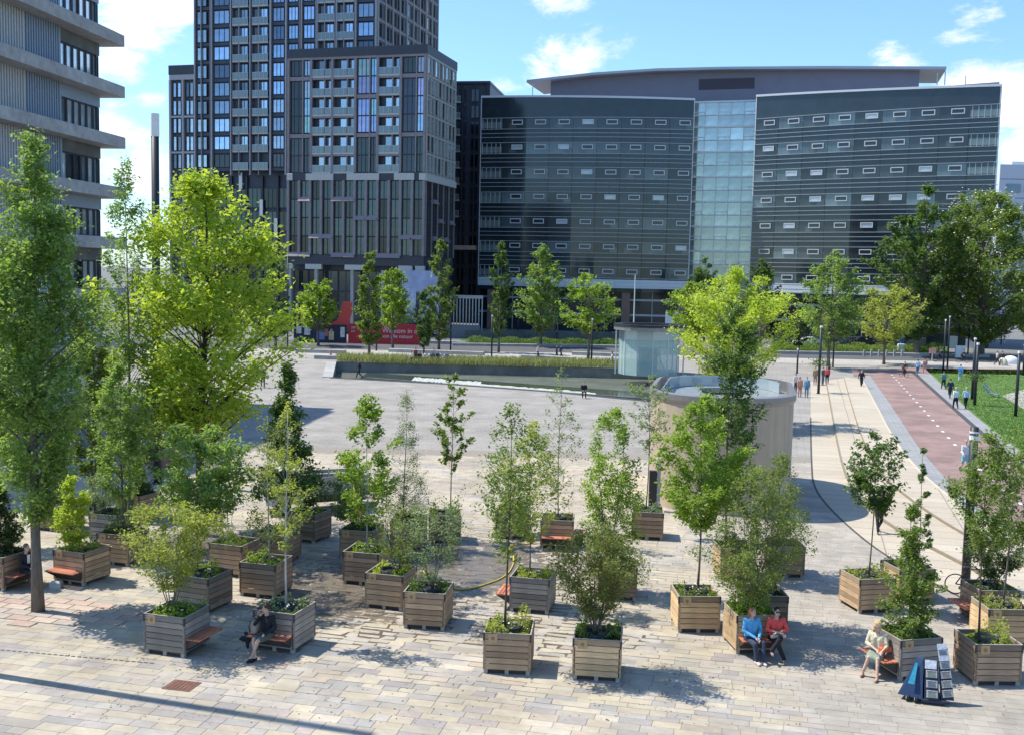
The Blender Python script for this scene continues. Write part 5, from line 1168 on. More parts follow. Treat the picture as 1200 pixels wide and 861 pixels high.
POSES = {
 'stand': {}, 
 'walk': dict(knL=(-.10,-.16,.50), anL=(-.10,-.26,.09), knR=(.10,-.02,.48), anR=(.10,.30,.13), elL=(-.24,.12,1.15), wrL=(-.23,.16,.90), elR=(.24,-.10,1.15), wrR=(.22,-.28,.96)),
 'walk2': dict(knR=(.10,-.14,.50), anR=(.10,-.20,.08), knL=(-.10,.02,.48), anL=(-.10,.24,.12), elR=(.24,.10,1.15), wrR=(.23,.12,.90), elL=(-.24,-.08,1.15), wrL=(-.22,-.25,.95)),
 'sit': dict(pelvis=(0,.02,.56), chest=(0,-.02,.92), neck=(0,-.03,1.11), head=(0,-.06,1.255), shL=(-.185,-.02,1.04), shR=(.185,-.02,1.04), elL=(-.25,-.08,.78), elR=(.25,-.08,.78), wrL=(-.10,-.30,.68), wrR=(.10,-.30,.68),
   hipL=(-.10,0,.54), hipR=(.10,0,.54), knL=(-.13,-.44,.54), knR=(.13,-.44,.54), anL=(-.12,-.46,.09), anR=(.12,-.46,.09)),
 'cycle': dict(pelvis=(0,.18,.95), chest=(0,-.03,1.25), neck=(0,-.1,1.43), head=(0,-.15,1.57), shL=(-.18,-.07,1.36), shR=(.18,-.07,1.36), elL=(-.24,-.25,1.14), elR=(.24,-.25,1.14), wrL=(-.22,-.48,1.05), wrR=(.22,-.48,1.05),
   hipL=(-.1,.16,.92), hipR=(.1,.16,.92), knL=(-.1,-.18,.72), knR=(.1,-.1,.56), anL=(-.1,-.03,.36), anR=(.1,.04,.2)),
}
def limb(mb, a, b, c, r, off=0): capsule(mb, a, b, r[0]+off, r[1]+off); capsule(mb, b, c, r[1]+off, r[2]+off)
def hand(mb, wr, el, fine, inward):
    d = (wr-el).normalized(); d = (d+Vector((0,-.1,-.25))).normalized(); s_ = d.cross(Vector((0,0,1)));  s_ = s_.normalized() if s_.length > .1 else Vector((1,0,0)); nn = s_.cross(d)
    capsule(mb, wr, wr+d*.05, .026, .034)
    if not fine: capsule(mb, wr+d*.05, wr+d*.13, .034, .022); return
    for k, ln in enumerate((.062,.074,.07,.055)):
        b0 = wr+d*.075+s_*(k-1.5)*.019; b1 = b0+d*ln*.55-nn*.008; b2 = b1+(d*.6-nn*.8).normalized()*ln*.5
        capsule(mb, b0, b1, .0095, .009, 6); capsule(mb, b1, b2, .009, .0075, 6)
    capsule(mb, wr+d*.03-s_*.02*inward, wr+d*.075-s_*.052*inward-nn*.01, .012, .010, 6)
def person_meshes(pose, fine=False, hair='short', top='long', bottom='long', build=1., skirt=False, hat=None):
    j = J(pose if isinstance(pose, dict) else POSES[pose]); vox = .0125 if fine else .032; f = lambda n: j[n]
    if fine: vox = .0115
    out = {}
    b = MB(); w = build
    up = (f('neck')-f('pelvis')).normalized()
    # head and neck
    fd = j['face'].normalized(); sd_ = fd.cross(Vector((0,0,1))).normalized(); H_ = f('head'); Mh = Matrix((sd_, -fd, Vector((0,0,1)))).transposed()
    capsule(b, f('chest')+up*.12, f('neck'), .06, .052); capsule(b, f('neck'), H_-Vector((0,0,.04)), .05, .052)
    ellip(b, H_+Vector((0,0,.02)), (.074,.092,.105), M=Mh); ellip(b, H_+fd*.028-Vector((0,0,.06)), (.052,.058,.052), M=Mh)
    if fine:
        capsule(b, H_+fd*.088+Vector((0,0,.015)), H_+fd*.104-Vector((0,0,.018)), .011, .016, 6)
        for s_ in (-1, 1): ellip(b, H_+sd_*s_*.076, (.012,.02,.03), M=Mh)
        capsule(b, H_+fd*.083-Vector((0,0,.052))-sd_*.018, H_+fd*.083-Vector((0,0,.052))+sd_*.018, .011, .011, 6)
    for S in 'LR':
        s_ = -1 if S == 'L' else 1
        limb(b, f('sh'+S), f('el'+S), f('wr'+S), (.046*w,.036*w,.026)); hand(b, f('wr'+S), f('el'+S), fine, s_)
        limb(b, f('hip'+S), f('kn'+S), f('an'+S), (.078*w,.052*w,.036)); 
        an = f('an'+S); tf = Vector((0,-1,0)) if 'ft' not in j else j['ft'].normalized(); capsule(b, an-tf*.03-Vector((0,0,.04)), an+tf*.13-Vector((0,0,.05)), .034, .028)
    for s_ in (-1, 1):
        capsule(b, f('pelvis')+Vector((s_*.06,0,0)), f('chest')+Vector((s_*.075,0,0)), .09*w, .095*w); capsule(b, f('chest')+Vector((s_*.07,0,.02)), f('sh'+('L' if s_ < 0 else 'R')), .09*w, .055)
    out['body'] = b
    # top
    t = MB()
    for s_ in (-1, 1):
        S = 'L' if s_ < 0 else 'R'
        capsule(t, f('pelvis')+Vector((s_*.062,0,.0)), f('chest')+Vector((s_*.078,0,0)), .112*w, .112*w); capsule(t, f('chest')+Vector((s_*.075,0,.02)), f('sh'+S), .108*w, .066)
        if top == 'long': limb(t, f('sh'+S), f('el'+S), f('wr'+S), (.062*w,.050*w,.038))
        elif top == 'short': m_ = f('sh'+S).lerp(f('el'+S), .75); capsule(t, f('sh'+S), m_, .064*w, .062*w)
        elif top == 'mid': limb(t, f('sh'+S), f('el'+S), f('el'+S).lerp(f('wr'+S), .3), (.062*w,.053*w,.048))
    capsule(t, f('chest')+up*.06, f('chest')+up*.13, .085, .06)
    out['top'] = t
    q = MB()
    if skirt:
        for k in range(7):
            u_ = k/6; kl = f('hipL').lerp(f('hipR'), u_); kk = f('knL').lerp(f('knR'), u_); capsule(q, kl+Vector((0,.02,.04)), kl.lerp(kk, .85)-Vector((0,0,.03)), .10, .105)
    else:
        for s_ in (-1, 1):
            S = 'L' if s_ < 0 else 'R'; capsule(q, f('pelvis')-Vector((0,0,.0)), f('hip'+S), .115*w, .10*w)
            if bottom == 'long': limb(q, f('hip'+S), f('kn'+S), f('an'+S)+Vector((0,0,.03)), (.096*w,.07*w,.055))
            else: capsule(q, f('hip'+S), f('hip'+S).lerp(f('kn'+S), .82), .10*w, .085*w)
    out['bottom'] = q
    sh = MB()
    for S in 'LR':
        an = f('an'+S); tf = Vector((0,-1,0)) if 'ft' not in j else j['ft'].normalized(); capsule(sh, an-tf*.035-Vector((0,0,.038)), an+tf*.15-Vector((0,0,.048)), .043, .036)
    out['shoes'] = sh
    h = MB(); back = -fd
    ellip(h, H_+Vector((0,0,.045))+back*.018, (.086,.098,.095), M=Mh)
    if hair == 'long':
        for s_ in (-.05, 0, .05): capsule(h, H_+back*.055+sd_*s_, f('neck')+back*.06+sd_*s_*1.5-Vector((0,0,.03)), .055, .04)
    elif hair == 'bob':
        for s_ in (-.055, 0, .055): capsule(h, H_+back*.04+sd_*s_, H_+back*.05+sd_*s_*1.2-Vector((0,0,.08)), .05, .042)
    elif hair == 'bun': ellip(h, H_+back*.09+Vector((0,0,.06)), (.05,.05,.05))
    out['hair'] = h
    return {k: fuse(v_, k, vox if k != 'body' or not fine else .0095, MATS['cloth'], 3 if fine else 2) for k, v_ in out.items()}, j, (fd, sd_, H_, Mh)
mat('cloth', (.5,.5,.5), rough=.85, objcol=True, var=.22, scale=9, bump=.5, bscale=16)
m_skin = mat('skin', (.52,.33,.24), rough=.6, objcol=True)
SK = (.55,.36,.27); SK2 = (.30,.18,.12)
PM = {}
PARTN = {'top':'shirt','bottom':'trousers','shoes':'shoes','hair':'hair','body':'body'}
def person(label, loc, rz, pose='stand', scale=1., skin=SK, hairc=(.06,.04,.03), topc=(.5,.5,.5), botc=(.05,.06,.09), shoec=(.05,.05,.05), extra=None, names={}, **k):
    key = (str(pose), str(sorted(k.items())))
    if key not in PM: PM[key] = person_meshes(pose, **k)
    ms, j, hd = PM[key]; o = thing('person', label, 'person', tuple(loc), rz, None); o.scale = (scale,)*3
    for part, me in ms.items():
        c = {'body': skin, 'hair': hairc, 'top': topc, 'bottom': botc, 'shoes': shoec}[part]
        if part == 'body' and k.get('skirt') : pass
        if c is None: continue
        q = link(names.get(part, PARTN[part]), me, o, col=c)
    if k.get('fine'):
        fd, sd_, H_, Mh = hd
        if not (extra and 'glasses' in extra):
            for s_ in (-1, 1):
                mb = MB(); ellip(mb, H_+fd*.082+sd_*s_*.03+Vector((0,0,.018)), (.012,.008,.006), 8, Mh); obj('eye', mb, mat('eye_dark', (.02,.015,.012), rough=.3), o)
        else:
            mb = MB()
            for s_ in (-1, 1): ellip(mb, H_+fd*.094+sd_*s_*.032+Vector((0,0,.02)), (.03,.012,.022), 10, Mh)
            capsule(mb, H_+fd*.098+sd_*-.02+Vector((0,0,.024)), H_+fd*.098+sd_*.02+Vector((0,0,.024)), .004)
            obj('sunglasses', mb, m_dark, o)
        mb = MB(); capsule(mb, H_+fd*.096-Vector((0,0,.052))-sd_*.014, H_+fd*.096-Vector((0,0,.052))+sd_*.014, .005, .005, 6); obj('lips', mb, mat('lip', (.42,.16,.14), rough=.5), o)
    return o
# positions of sitters come from their planters
def benchspot(pl, q, along, out=.27):
    a = pl.rotation_euler.z+q*math.pi/2; x, y = along, -(PSZ/2+out)
    return Vector((pl.location.x+x*math.cos(a)-y*math.sin(a), pl.location.y+x*math.sin(a)+y*math.cos(a), 0)), a
p_, a_ = benchspot(p28, 0, -.30)
person('woman in a blue top and dark jeans, sitting with hands in her lap', p_, a_+.15, dict(POSES['sit'], face=(.35,-.9,0), wrL=(-.04,-.34,.66), wrR=(.06,-.35,.64), knL=(-.10,-.46,.52), knR=(.16,-.42,.53), anL=(-.06,-.50,.09), anR=(.10,-.56,.09)),
       hairc=(.30,.13,.06), topc=(.10,.36,.62), botc=(.035,.045,.075), shoec=(.6,.52,.5), fine=True, hair='bob', top='long')
p_, a_ = benchspot(p28, 0, .38)
person('woman in a coral red shirt and sunglasses, legs crossed on the bench', p_, a_-.1, dict(POSES['sit'], face=(.05,-1,-.0), elL=(-.27,-.14,.80), elR=(.27,-.12,.80), wrL=(.06,-.30,.76), wrR=(-.10,-.30,.74), knL=(-.06,-.46,.54), knR=(.02,-.46,.68), anL=(.14,-.42,.09), anR=(-.22,-.52,.34)),
       hairc=(.02,.015,.015), topc=(.72,.09,.075), botc=(.014,.014,.018), shoec=(.30,.20,.17), extra=('glasses',), fine=True, hair='bun', top='mid')
mb = MB(); capsule(mb, (-.18,0,0), (.16,.04,0), .05, .045); ob = thing('handbag', 'small cream bag held in the lap of the woman in red', 'bag', tuple(p_+Vector((.02,-.28,.66)))); obj('pouch', mb, mat('cream_leather', (.62,.55,.45), rough=.6), ob, smooth=True)
p_, a_ = benchspot(p2, 0, -.02)
person('man in a black jumper, shorts and flat cap, hand at his chin', p_, a_-.12, dict(POSES['sit'], face=(-.75,-.65,0), elR=(.27,-.05,.78), wrR=(.12,-.28,.66), elL=(-.25,-.20,.84), wrL=(-.10,-.20,1.08), knL=(-.10,-.45,.53), knR=(.05,-.48,.53), anL=(.0,-.52,.09), anR=(-.06,-.60,.09)),
       hairc=(.05,.03,.025), topc=(.012,.014,.02), botc=(.10,.11,.09), shoec=(.012,.012,.012), fine=True, top='long', bottom='short')
pc_ = Vector(p_)
bagp, _ = benchspot(p2, 0, -.42, .2)
bk = thing('backpack', 'beige and black backpack on the red bench beside the man in black', 'backpack', (bagp.x, bagp.y, .5), p2.rotation_euler.z)
mb = MB(); ellip(mb, (0,0,.17), (.15,.12,.2)); ellip(mb, (.02,-.09,.12), (.11,.06,.11)); me = fuse(mb, 'bag_body', .02, mat('beige_cloth', (.36,.28,.21), rough=.9, var=.15)); link('bag_body', me, bk)
mb = MB(); mb.tube([(-.1,-.06,.33),(-.12,-.12,.2),(-.1,-.1,.04)], .015, 6); mb.tube([(-.03,0,.35),(0,0,.42),(.04,0,.35)], .012, 6); obj('strap', mb, m_dark, bk)
ck = thing('folded_jacket', 'crumpled black jacket hanging off the end of the red bench', 'jacket', (bagp.x-.12, bagp.y-.04, .34)); mb = MB()
for k in range(9): capsule(mb, (random.uniform(-.15,.12), random.uniform(-.12,.1), random.uniform(.0,.16)), (random.uniform(-.26,-.02), random.uniform(-.14,.08), random.uniform(-.2,.1)), .055, .04)
link('cloth', fuse(mb, 'cloth', .02, mat('black_cloth', (.018,.018,.022), rough=.9)), ck)
p_, a_ = benchspot(p8, 1, .05, .24)
person('grey-haired man in a dark suit and white shirt seated in profile', p_, a_-.1, dict(POSES['sit'], face=(.1,-1,0)), hairc=(.14,.12,.11), topc=(.02,.022,.03), botc=(.02,.022,.03), fine=True, top='long', names={'top':'suit_jacket'})
mb = MB(); mb.box(-.045,.045,-.155,-.13,.78,1.05); o_ = obj('shirt_front', mb, m_white, bpy.data.objects['person.003'])
a_w = p32.rotation_euler.z-math.pi/2; p_, _ = benchspot(p32, 3, -.02, .25)
person('fair-haired woman in a cream cardigan and sage skirt beside the trolley', p_, a_w+.75, dict(POSES['sit'], face=(.85,-.4,-.1), wrL=(.08,-.36,.72), wrR=(.20,-.34,.72), knL=(-.10,-.42,.52), knR=(.12,-.42,.52), anL=(-.24,-.40,.09), anR=(.16,-.56,.09)),
       hairc=(.55,.36,.18), topc=(.62,.55,.38), botc=(.22,.27,.20), shoec=(.42,.26,.18), fine=True, hair='bob', top='mid', skirt=True, names={'bottom':'skirt','top':'cardigan'})
ob = thing('handbag', 'orange-red handbag in the lap of the woman in the cream cardigan', 'bag', (p_.x+.12, p_.y-.22, .70), .3); mb = MB(); mb.cbox(-.16,.16,-.06,.06,-.05,.08,.02); mb.tube([(-.1,0,.08),(-.05,0,.16),(.06,0,.16),(.1,0,.08)], .01, 6); obj('pouch', mb, mat('orange_leather', (.62,.14,.06), rough=.5), ob)
cup = thing('takeaway_bag', 'small pale carrier bag on the ground under the sunlit bench', 'bag', (*G(66,688)[:2], 0)); mb = MB(); mb.cbox(-.17,.17,-.12,.12,0,.22,.05); obj('sack', mb, mat('grey_plastic', (.40,.40,.38), rough=.6, var=.2), cup)
# far and middle-distance walkers
def P(label, bx, by, rz, pose='stand', **k): return person(label, G(bx, by), R_(rz), pose, **k)
hv = P('worker in a yellow hi-vis vest standing among the planters', 152, 612, 20, 'stand', topc=(.52,.72,.06), botc=(.03,.035,.05), hairc=(.12,.08,.05), top='short')
P('person with brown hair partly hidden behind the climbing hop', 109, 612, 60, 'stand', topc=(.5,.5,.5), hair='bob', hairc=(.10,.05,.03), top='long', scale=.95)
P('dark clad walker at the near rim of the sunken garden', 421, 443, -80, 'walk', topc=(.02,.02,.025), botc=(.02,.02,.03))
P('small child in pink on the concrete bench slab', 387.5, 420.5, 10, 'stand', scale=.68, topc=(.60,.25,.25), botc=(.55,.35,.32), top='short', bottom='short')
P('faint walker crossing the plaza behind the yellow-green maple', 308, 454, 20, 'walk2', topc=(.05,.06,.06), botc=(.03,.03,.03))
P('person in a white top walking past the grass bed', 630, 421, 80, 'walk', topc=(.65,.55,.55), botc=(.03,.03,.04))
P('first of two dark clad walkers behind the grass bed', 652, 421, 80, 'walk2', topc=(.03,.04,.06), botc=(.03,.04,.06))
P('second of two dark clad walkers behind the grass bed, wearing blue', 657, 421, 80, 'walk', topc=(.03,.05,.10), botc=(.02,.02,.04))
P('person in black seated on the far rim of the pool', 684, 466, 0, 'sit', topc=(.015,.015,.02), botc=(.015,.015,.02))
P('person in pale clothes with a dark bag beside the glass pavilion', 717, 431, 100, 'walk', topc=(.45,.42,.38), botc=(.35,.32,.28), hairc=(.03,.02,.02))
P('walker on the far street between the olive and bright trees', 652, 400, 80, 'walk', topc=(.05,.07,.08))
P('dark walker coming down the pale terrace', 1009, 454.5, 5, 'walk', topc=(.02,.025,.03), botc=(.03,.03,.03))
P('woman in orange standing near the drum', 937, 465, 10, 'stand', topc=(.55,.26,.18), botc=(.42,.2,.15), hair='bob')
P('man in a blue shirt and jeans near the drum', 945, 465, -20, 'stand', topc=(.12,.28,.42), botc=(.13,.22,.33))
P('person in white leaning by the drum, behind the woman in orange', 932, 460, 30, 'stand', topc=(.6,.55,.52), hairc=(.12,.03,.02))
P('person in a tan coat beside the basket lamp post', 955, 451, 0, 'stand', topc=(.33,.22,.14), botc=(.3,.2,.13))
P('person in green standing in the chatting group', 964, 451, 40, 'stand', topc=(.06,.10,.10), botc=(.1,.12,.16))
P('person in a red top and black trousers in the chatting group', 969, 450, -30, 'stand', topc=(.50,.07,.08), botc=(.015,.015,.02))
P('man in a pale blue shirt on the footpath at the lawn corner', 1075, 440, 180, 'walk', topc=(.42,.55,.68), botc=(.10,.14,.22))
P('person in pink walking ahead on the footpath', 1083.5, 438, 170, 'walk2', topc=(.50,.24,.22), botc=(.48,.26,.24))
P('walker with a dark backpack and pale sleeves on the footpath', 1105.5, 456, 180, 'walk2', topc=(.12,.22,.26), botc=(.02,.02,.03))
P('walker in dark blue behind the two in pale jackets', 1113, 467, 180, 'walk', topc=(.03,.035,.07), botc=(.03,.03,.04))
P('heavier walker in a white jacket and dark trousers', 1119.5, 479, 180, 'walk2', topc=(.62,.70,.72), botc=(.012,.018,.04), hairc=(.5,.5,.48), build=1.12)
P('walker in a pale blue jacket on the lawn side of the footpath', 1131.5, 479, 180, 'walk', topc=(.40,.55,.70), botc=(.015,.015,.02), hairc=(.5,.48,.42))
P('person in a royal blue jacket on the lawn', 1125, 447, 150, 'walk', topc=(.06,.20,.48), botc=(.3,.4,.5))
P('woman in white with a teal bag walking on the red cycle path', 1130, 553, 10, 'walk2', topc=(.62,.62,.60), botc=(.22,.46,.50), hairc=(.35,.25,.15), skirt=False, bottom='short')
P('dark clad person behind the small dark maple', 1029, 624, 0, 'walk', topc=(.02,.022,.028), botc=(.02,.02,.025))
P('walker in black and white beyond the lawn', 1168, 428, 90, 'walk', topc=(.40,.40,.40), botc=(.02,.02,.02))
P('second walker beyond the lawn in white trousers', 1174, 428, 90, 'walk2', topc=(.02,.02,.02), botc=(.55,.55,.52))
seatc = [(.5,.48,.46),(.30,.05,.06),(.04,.04,.05),(.45,.44,.44),(.03,.05,.10),(.5,.45,.42),(.05,.05,.05),(.55,.55,.55),(.3,.3,.32)]
for i, (px, pose) in enumerate(((482,'sit'),(487,'stand'),(492,'sit'),(499,'sit'),(506,'sit'),(508,'stand'),(513,'sit'),(517,'sit'),(523,'sit'))):
    lab = ['first sitter at the poplar end of the crowded slab','person in dark red standing in the group on the slab','sitter in black next to the one in dark red','sitter in pale grey in the middle of the crowded slab','sitter in navy beside the shorter poplar','person in white standing among the sitters','sitter in black behind the white-shirted one','sitter in bright white toward the grass end','last sitter at the grass end of the crowded slab'][i]
    person(lab, G(px, 425.3), R_(random.uniform(-60, 60)), pose, topc=seatc[i], botc=(.04,.045,.06), scale=.98)
# ---------------- bicycles
m_tyre = mat('tyre', (.02,.02,.02), rough=.8); m_bikef = mat('bike_frame', (.03,.03,.035), rough=.4)
def torus(mb, c, R, r, n=20, k=6):
    vs = [(c[0], c[1]+math.cos(a)*(R+r*math.cos(b)), c[2]+math.sin(a)*(R+r*math.cos(b))) for a in np.linspace(0, 2*math.pi, n, False) for b in np.linspace(0, 2*math.pi, k, False)]
    vs = [(x+r*math.sin(2*math.pi*(i % k)/k), y, z) for i, (x, y, z) in enumerate(vs)]
    mb.add(vs, [(i*k+j, i*k+(j+1) % k, ((i+1) % n)*k+(j+1) % k, ((i+1) % n)*k+j) for i in range(n) for j in range(k)])
def bicycle(label, loc, rz, col=(.03,.03,.035)):
    o = thing('bicycle', label, 'bicycle', tuple(loc), rz, None)
    for y in (-.52, .52):
        mb = MB(); torus(mb, (0, y, .34), .32, .02); obj('wheel', mb, m_tyre, o)
    mb = MB(); BB = (0,.08,.30); HT = (0,-.36,.86); ST = (0,.20,.86)
    for a, b in ((BB, HT), (BB, ST), (ST, HT), (BB, (0,.52,.34)), (ST, (0,.52,.34)), (HT, (0,-.52,.34)), (HT, (0,-.34,1.0))): mb.tube([a, b], .02, 6)
    obj('frame', mb, mat('bike_frame', col), o); mb = MB(); mb.tube([(-.28,-.22,1.02),(-.2,-.36,1.02),(.2,-.36,1.02),(.28,-.22,1.02)], .014, 6); obj('handlebar', mb, m_bikef, o)
    mb = MB(); ellip(mb, (0,.22,.92), (.09,.14,.035)); obj('saddle', mb, m_bikef, o); return o
def cyclist(label, lb2, bx, by, rz, **k): b = G(bx, by); bicycle(lb2, b, R_(rz)); person(label, b, R_(rz), 'cycle', **k)
cyclist('cyclist in brown riding towards the plaza', 'bicycle under the cyclist in brown on the red path', 1059, 442, 10, topc=(.12,.06,.05), botc=(.03,.03,.03))
cyclist('cyclist in black under the slim poplars', 'bicycle under the black clad cyclist by the poplars', 436, 407, 80, topc=(.02,.02,.02), botc=(.02,.02,.02))
cyclist('dark cyclist passing behind the lawn corner, first of the pair', 'bicycle of the first cyclist behind the lawn corner', 1091, 423, 85, topc=(.02,.025,.02), botc=(.02,.02,.02))
cyclist('cyclist in navy behind the lawn corner, second of the pair', 'bicycle of the second cyclist behind the lawn corner', 1101, 424, 85, topc=(.03,.03,.08), botc=(.02,.02,.03))
cyclist('dark cyclist between the double and basket lamp posts', 'bicycle between the double and basket lamp posts', 1128, 425, 85, topc=(.03,.03,.03), botc=(.02,.02,.03))
b = G(1139,706); bicycle('parked bicycle with a child seat beside the short lamp mast', (b.x+.35, b.y+.8, 0), R_(75))
person('person bending in grey beside the parked bicycle', (b.x+1.0, b.y+1.2, 0), R_(60), 'stand', topc=(.09,.09,.07), botc=(.5,.48,.42), scale=.95)
# ---------------- trolley with leaflets
tl = thing('leaflet_trolley', 'blue covered leaflet trolley with two racks of printed leaflets', 'trolley', (*G(1078,820)[:2], 0), R_(-14))
m_bluec = mat('navy_canvas', (.018,.045,.11), rough=.8, var=.15, bump=.1); m_leaf = mat('leaflet_print', (.5,.5,.48), rough=.6, objcol=True, var=.35, scale=16)
mb = MB(); mb.add([(-.52,-.05,.12),(.02,-.25,.12),(.10,.35,.12),(-.36,.38,.12),(-.12,.04,1.02),(.02,-.04,1.04),(.06,.16,1.02),(-.08,.18,1.0)], [(0,1,5,4),(1,2,6,5),(2,3,7,6),(3,0,4,7),(4,5,6,7),(3,2,1,0)]); obj('cover', mb, m_bluec, tl)
mb = MB(); mb.add([(-.315,-.155,.45),(-.175,-.205,.45),(-.10,-.055,.93),(-.15,-.038,.93)], [(0,1,2,3)]); obj('cyan_emblem', mb, mat('cyan_print', (.02,.25,.36), rough=.6, var=.3, scale=12), tl)
mb = MB(); mb.cbox(0,.56,-.26,.10,.06,.14,.02); mb.add([(.06,-.24,.14),(.40,-.24,.14),(.34,-.02,1.02),(.06,-.02,1.02),(.06,.08,.14),(.40,.08,.14),(.34,.08,1.02),(.06,.08,1.02)], [(0,1,2,3),(1,5,6,2),(5,4,7,6),(4,0,3,7),(3,2,6,7)])
mb.add([(.44,-.20,.14),(.74,-.16,.14),(.56,.10,1.30),(.36,.08,1.30),(.46,.12,.14),(.74,.14,.14),(.58,.16,1.30),(.38,.14,1.30)], [(0,1,2,3),(1,5,6,2),(5,4,7,6),(4,0,3,7),(3,2,6,7)]); obj('rack', mb, mat('rack_black', (.02,.028,.05), rough=.6), tl)
pic = MB().box(-.085,.085,-.0165,-.0125,-.065,.03).mesh('picture', m_leaf); tline = MB().box(-.10,.10,-.0165,-.0125,.045,.065).mesh('print_line', m_leaf)
def printed(o_, s=1.):
    for me_, c_ in ((pic, random.choice([(.16,.16,.15),(.22,.19,.15),(.12,.15,.18),(.2,.22,.18)])), (tline, (.10,.11,.14))):
        q_ = link(me_.name.split('.')[0], me_, o_, (0, -.002, 0), 0, col=c_)
lf_m = MB().box(-.125,.125,-.012,0,-.085,.085).mesh('leaflet', m_leaf); hd_m = MB().box(-.13,.13,-.014,0,-.10,.10).mesh('header_card', m_leaf)
for i in range(3):
    z = .27+i*.225; t = (z-.14)/.88; o_ = link('leaflet', lf_m, tl, (.23-.01*i, -.26+.22*t, z), 0, col=(.46,.45,.42)); o_.rotation_euler = (-.24, 0, 0); printed(o_)
o_ = link('header_card', hd_m, tl, (.19,-.06,.93), 0, col=(.62,.64,.68)); o_.rotation_euler = (-.24, 0, 0)
for i in range(4):
    z = .30+i*.21; t = (z-.14)/1.16; o_ = link('leaflet', lf_m, tl, (.60-.12*t, -.20+.28*t, z), R_(8), col=(.50,.50,.46)); o_.rotation_euler = (-.24, -.13, R_(8)); o_.scale = (.95,1,1); printed(o_)
o_ = link('header_card', MB().box(-.11,.11,-.014,0,-.2,.2).mesh('header_card', m_leaf), tl, (.46,.05,1.22), 0, col=(.60,.62,.66)); o_.rotation_euler = (-.24,-.13,R_(8)); printed(o_)
for x, y in ((-.30,-.12),(-.12,-.18),(.50,-.14),(.48,.2)):
    mb = MB(); mb.tube([(x-.03,y,.085),(x+.03,y,.085)], .085, 16); w_ = obj('wheel', mb, m_tyre, tl); mb = MB(); mb.tube([(x-.034,y,.085),(x+.034,y,.085)], .045, 12); obj('rim', mb, m_louv, w_)
# ---------------- flatbed truck
tk = thing('flatbed_truck', 'small flatbed work truck with slatted sides behind the dark pointed tree', 'truck', (*G(382,606)[:2], 0), R_(-68))
tk.location.y += 1.6; tk.location.x += -.3
m_cab = mat('white_cab', (.58,.58,.56), rough=.35, var=.05); m_tg = mat('cab_glass', (.02,.03,.035), rough=.05, spec=.8)
mb = MB(); mb.add([(-.8,-2.6,.45),(.8,-2.6,.45),(.8,-1.1,.45),(-.8,-1.1,.45),(-.8,-2.65,1.05),(.8,-2.65,1.05),(.8,-1.1,1.05),(-.8,-1.1,1.05),(-.72,-2.2,1.8),(.72,-2.2,1.8),(.72,-1.15,1.85),(-.72,-1.15,1.85)], [(3,2,1,0),(0,1,5,4),(1,2,6,5),(2,3,7,6),(3,0,4,7),(4,5,9,8),(5,6,10,9),(6,7,11,10),(7,4,8,11),(8,9,10,11)]); obj('cab', mb, m_cab, tk)
mb = MB(); mb.add([(-.68,-2.63,1.1),(.68,-2.63,1.1),(.62,-2.25,1.72),(-.62,-2.25,1.72)], [(0,1,2,3)]); obj('windscreen', mb, m_tg, tk)
for s_ in (-1, 1): mb = MB(); mb.add([(s_*.805,-2.4,1.1),(s_*.805,-1.3,1.1),(s_*.735,-1.3,1.72),(s_*.735,-2.1,1.72)], [(0,1,2,3) if s_ > 0 else (3,2,1,0)]); obj('side_window', mb, m_tg, tk)
mb = MB(); mb.box(-.85,.85,-1.0,1.7,.68,.78); mb.box(-.5,.5,-2.3,1.6,.4,.66); obj('load_bed', mb, m_dark, tk)
sp_ = MB().box(-.86,-.83,-1.0,1.7,0,.15).mesh('side_board', mat('grey_board', (.36,.34,.30), rough=.8, var=.15))
for i in range(4): link('side_board', sp_, tk, (0,0,.80+i*.19)); link('side_board', sp_, tk, (1.69,0,.80+i*.19))
for y in (-1.0,.3,1.68):
    for s_ in (-.8,.8): mb = MB(); mb.box(s_-.03,s_+.03,y-.03,y+.03,.78,1.6); obj('stake', mb, m_louv, tk)
for x in (-.72,.72):
    for y in (-1.9,1.0):
        mb = MB(); mb.tube([(x-.1,y,.32),(x+.1,y,.32)], .32, 20); w_ = obj('wheel', mb, m_tyre, tk); mb = MB(); mb.tube([(x-.11,y,.32),(x+.11,y,.32)], .17, 14); obj('rim', mb, m_louv, w_)
m_yel = mat('yellow_hose', (.62,.46,.05), rough=.5, var=.1)
hr_ = thing('hose_reel', 'bright yellow hose coil hanging on a reel beside the truck', 'hose reel', (*G(418,612)[:2], 0), .3)
mb = MB()
for k in range(6): torus(mb, (-.12+k*.05, 0, 1.15), .28+.02*(k % 3), .028, 22, 6)
obj('hose_coil', mb, m_yel, hr_); mb = MB(); mb.tube([(-.2,0,0),(-.2,0,1.15),(.2,0,1.15),(.2,0,0)], .03, 6); mb.cbox(-.3,.3,-.25,.25,.35,.62,.03); obj('reel_frame', mb, m_dark, hr_)
mb = MB(); mb.cbox(-.16,.16,-.3,-.26,.3,.56,.01); obj('red_label', mb, mat('orange_red_label', (.6,.16,.08)), hr_)
ho = thing('garden_hose', 'long yellow hose looping over the paving between the planters', 'hose')
pts = [(496,670),(503,677),(525,689),(545,692),(567,686),(592,677),(603,661),(601,647),(595,641),(610,637),(622,638)]
Pn = resample([G(*p) for p in pts], 60); mb = MB(); mb.tube([(x, y, .03) for x, y in Pn], .024, 8); obj('hose', mb, m_yel, ho, smooth=True)
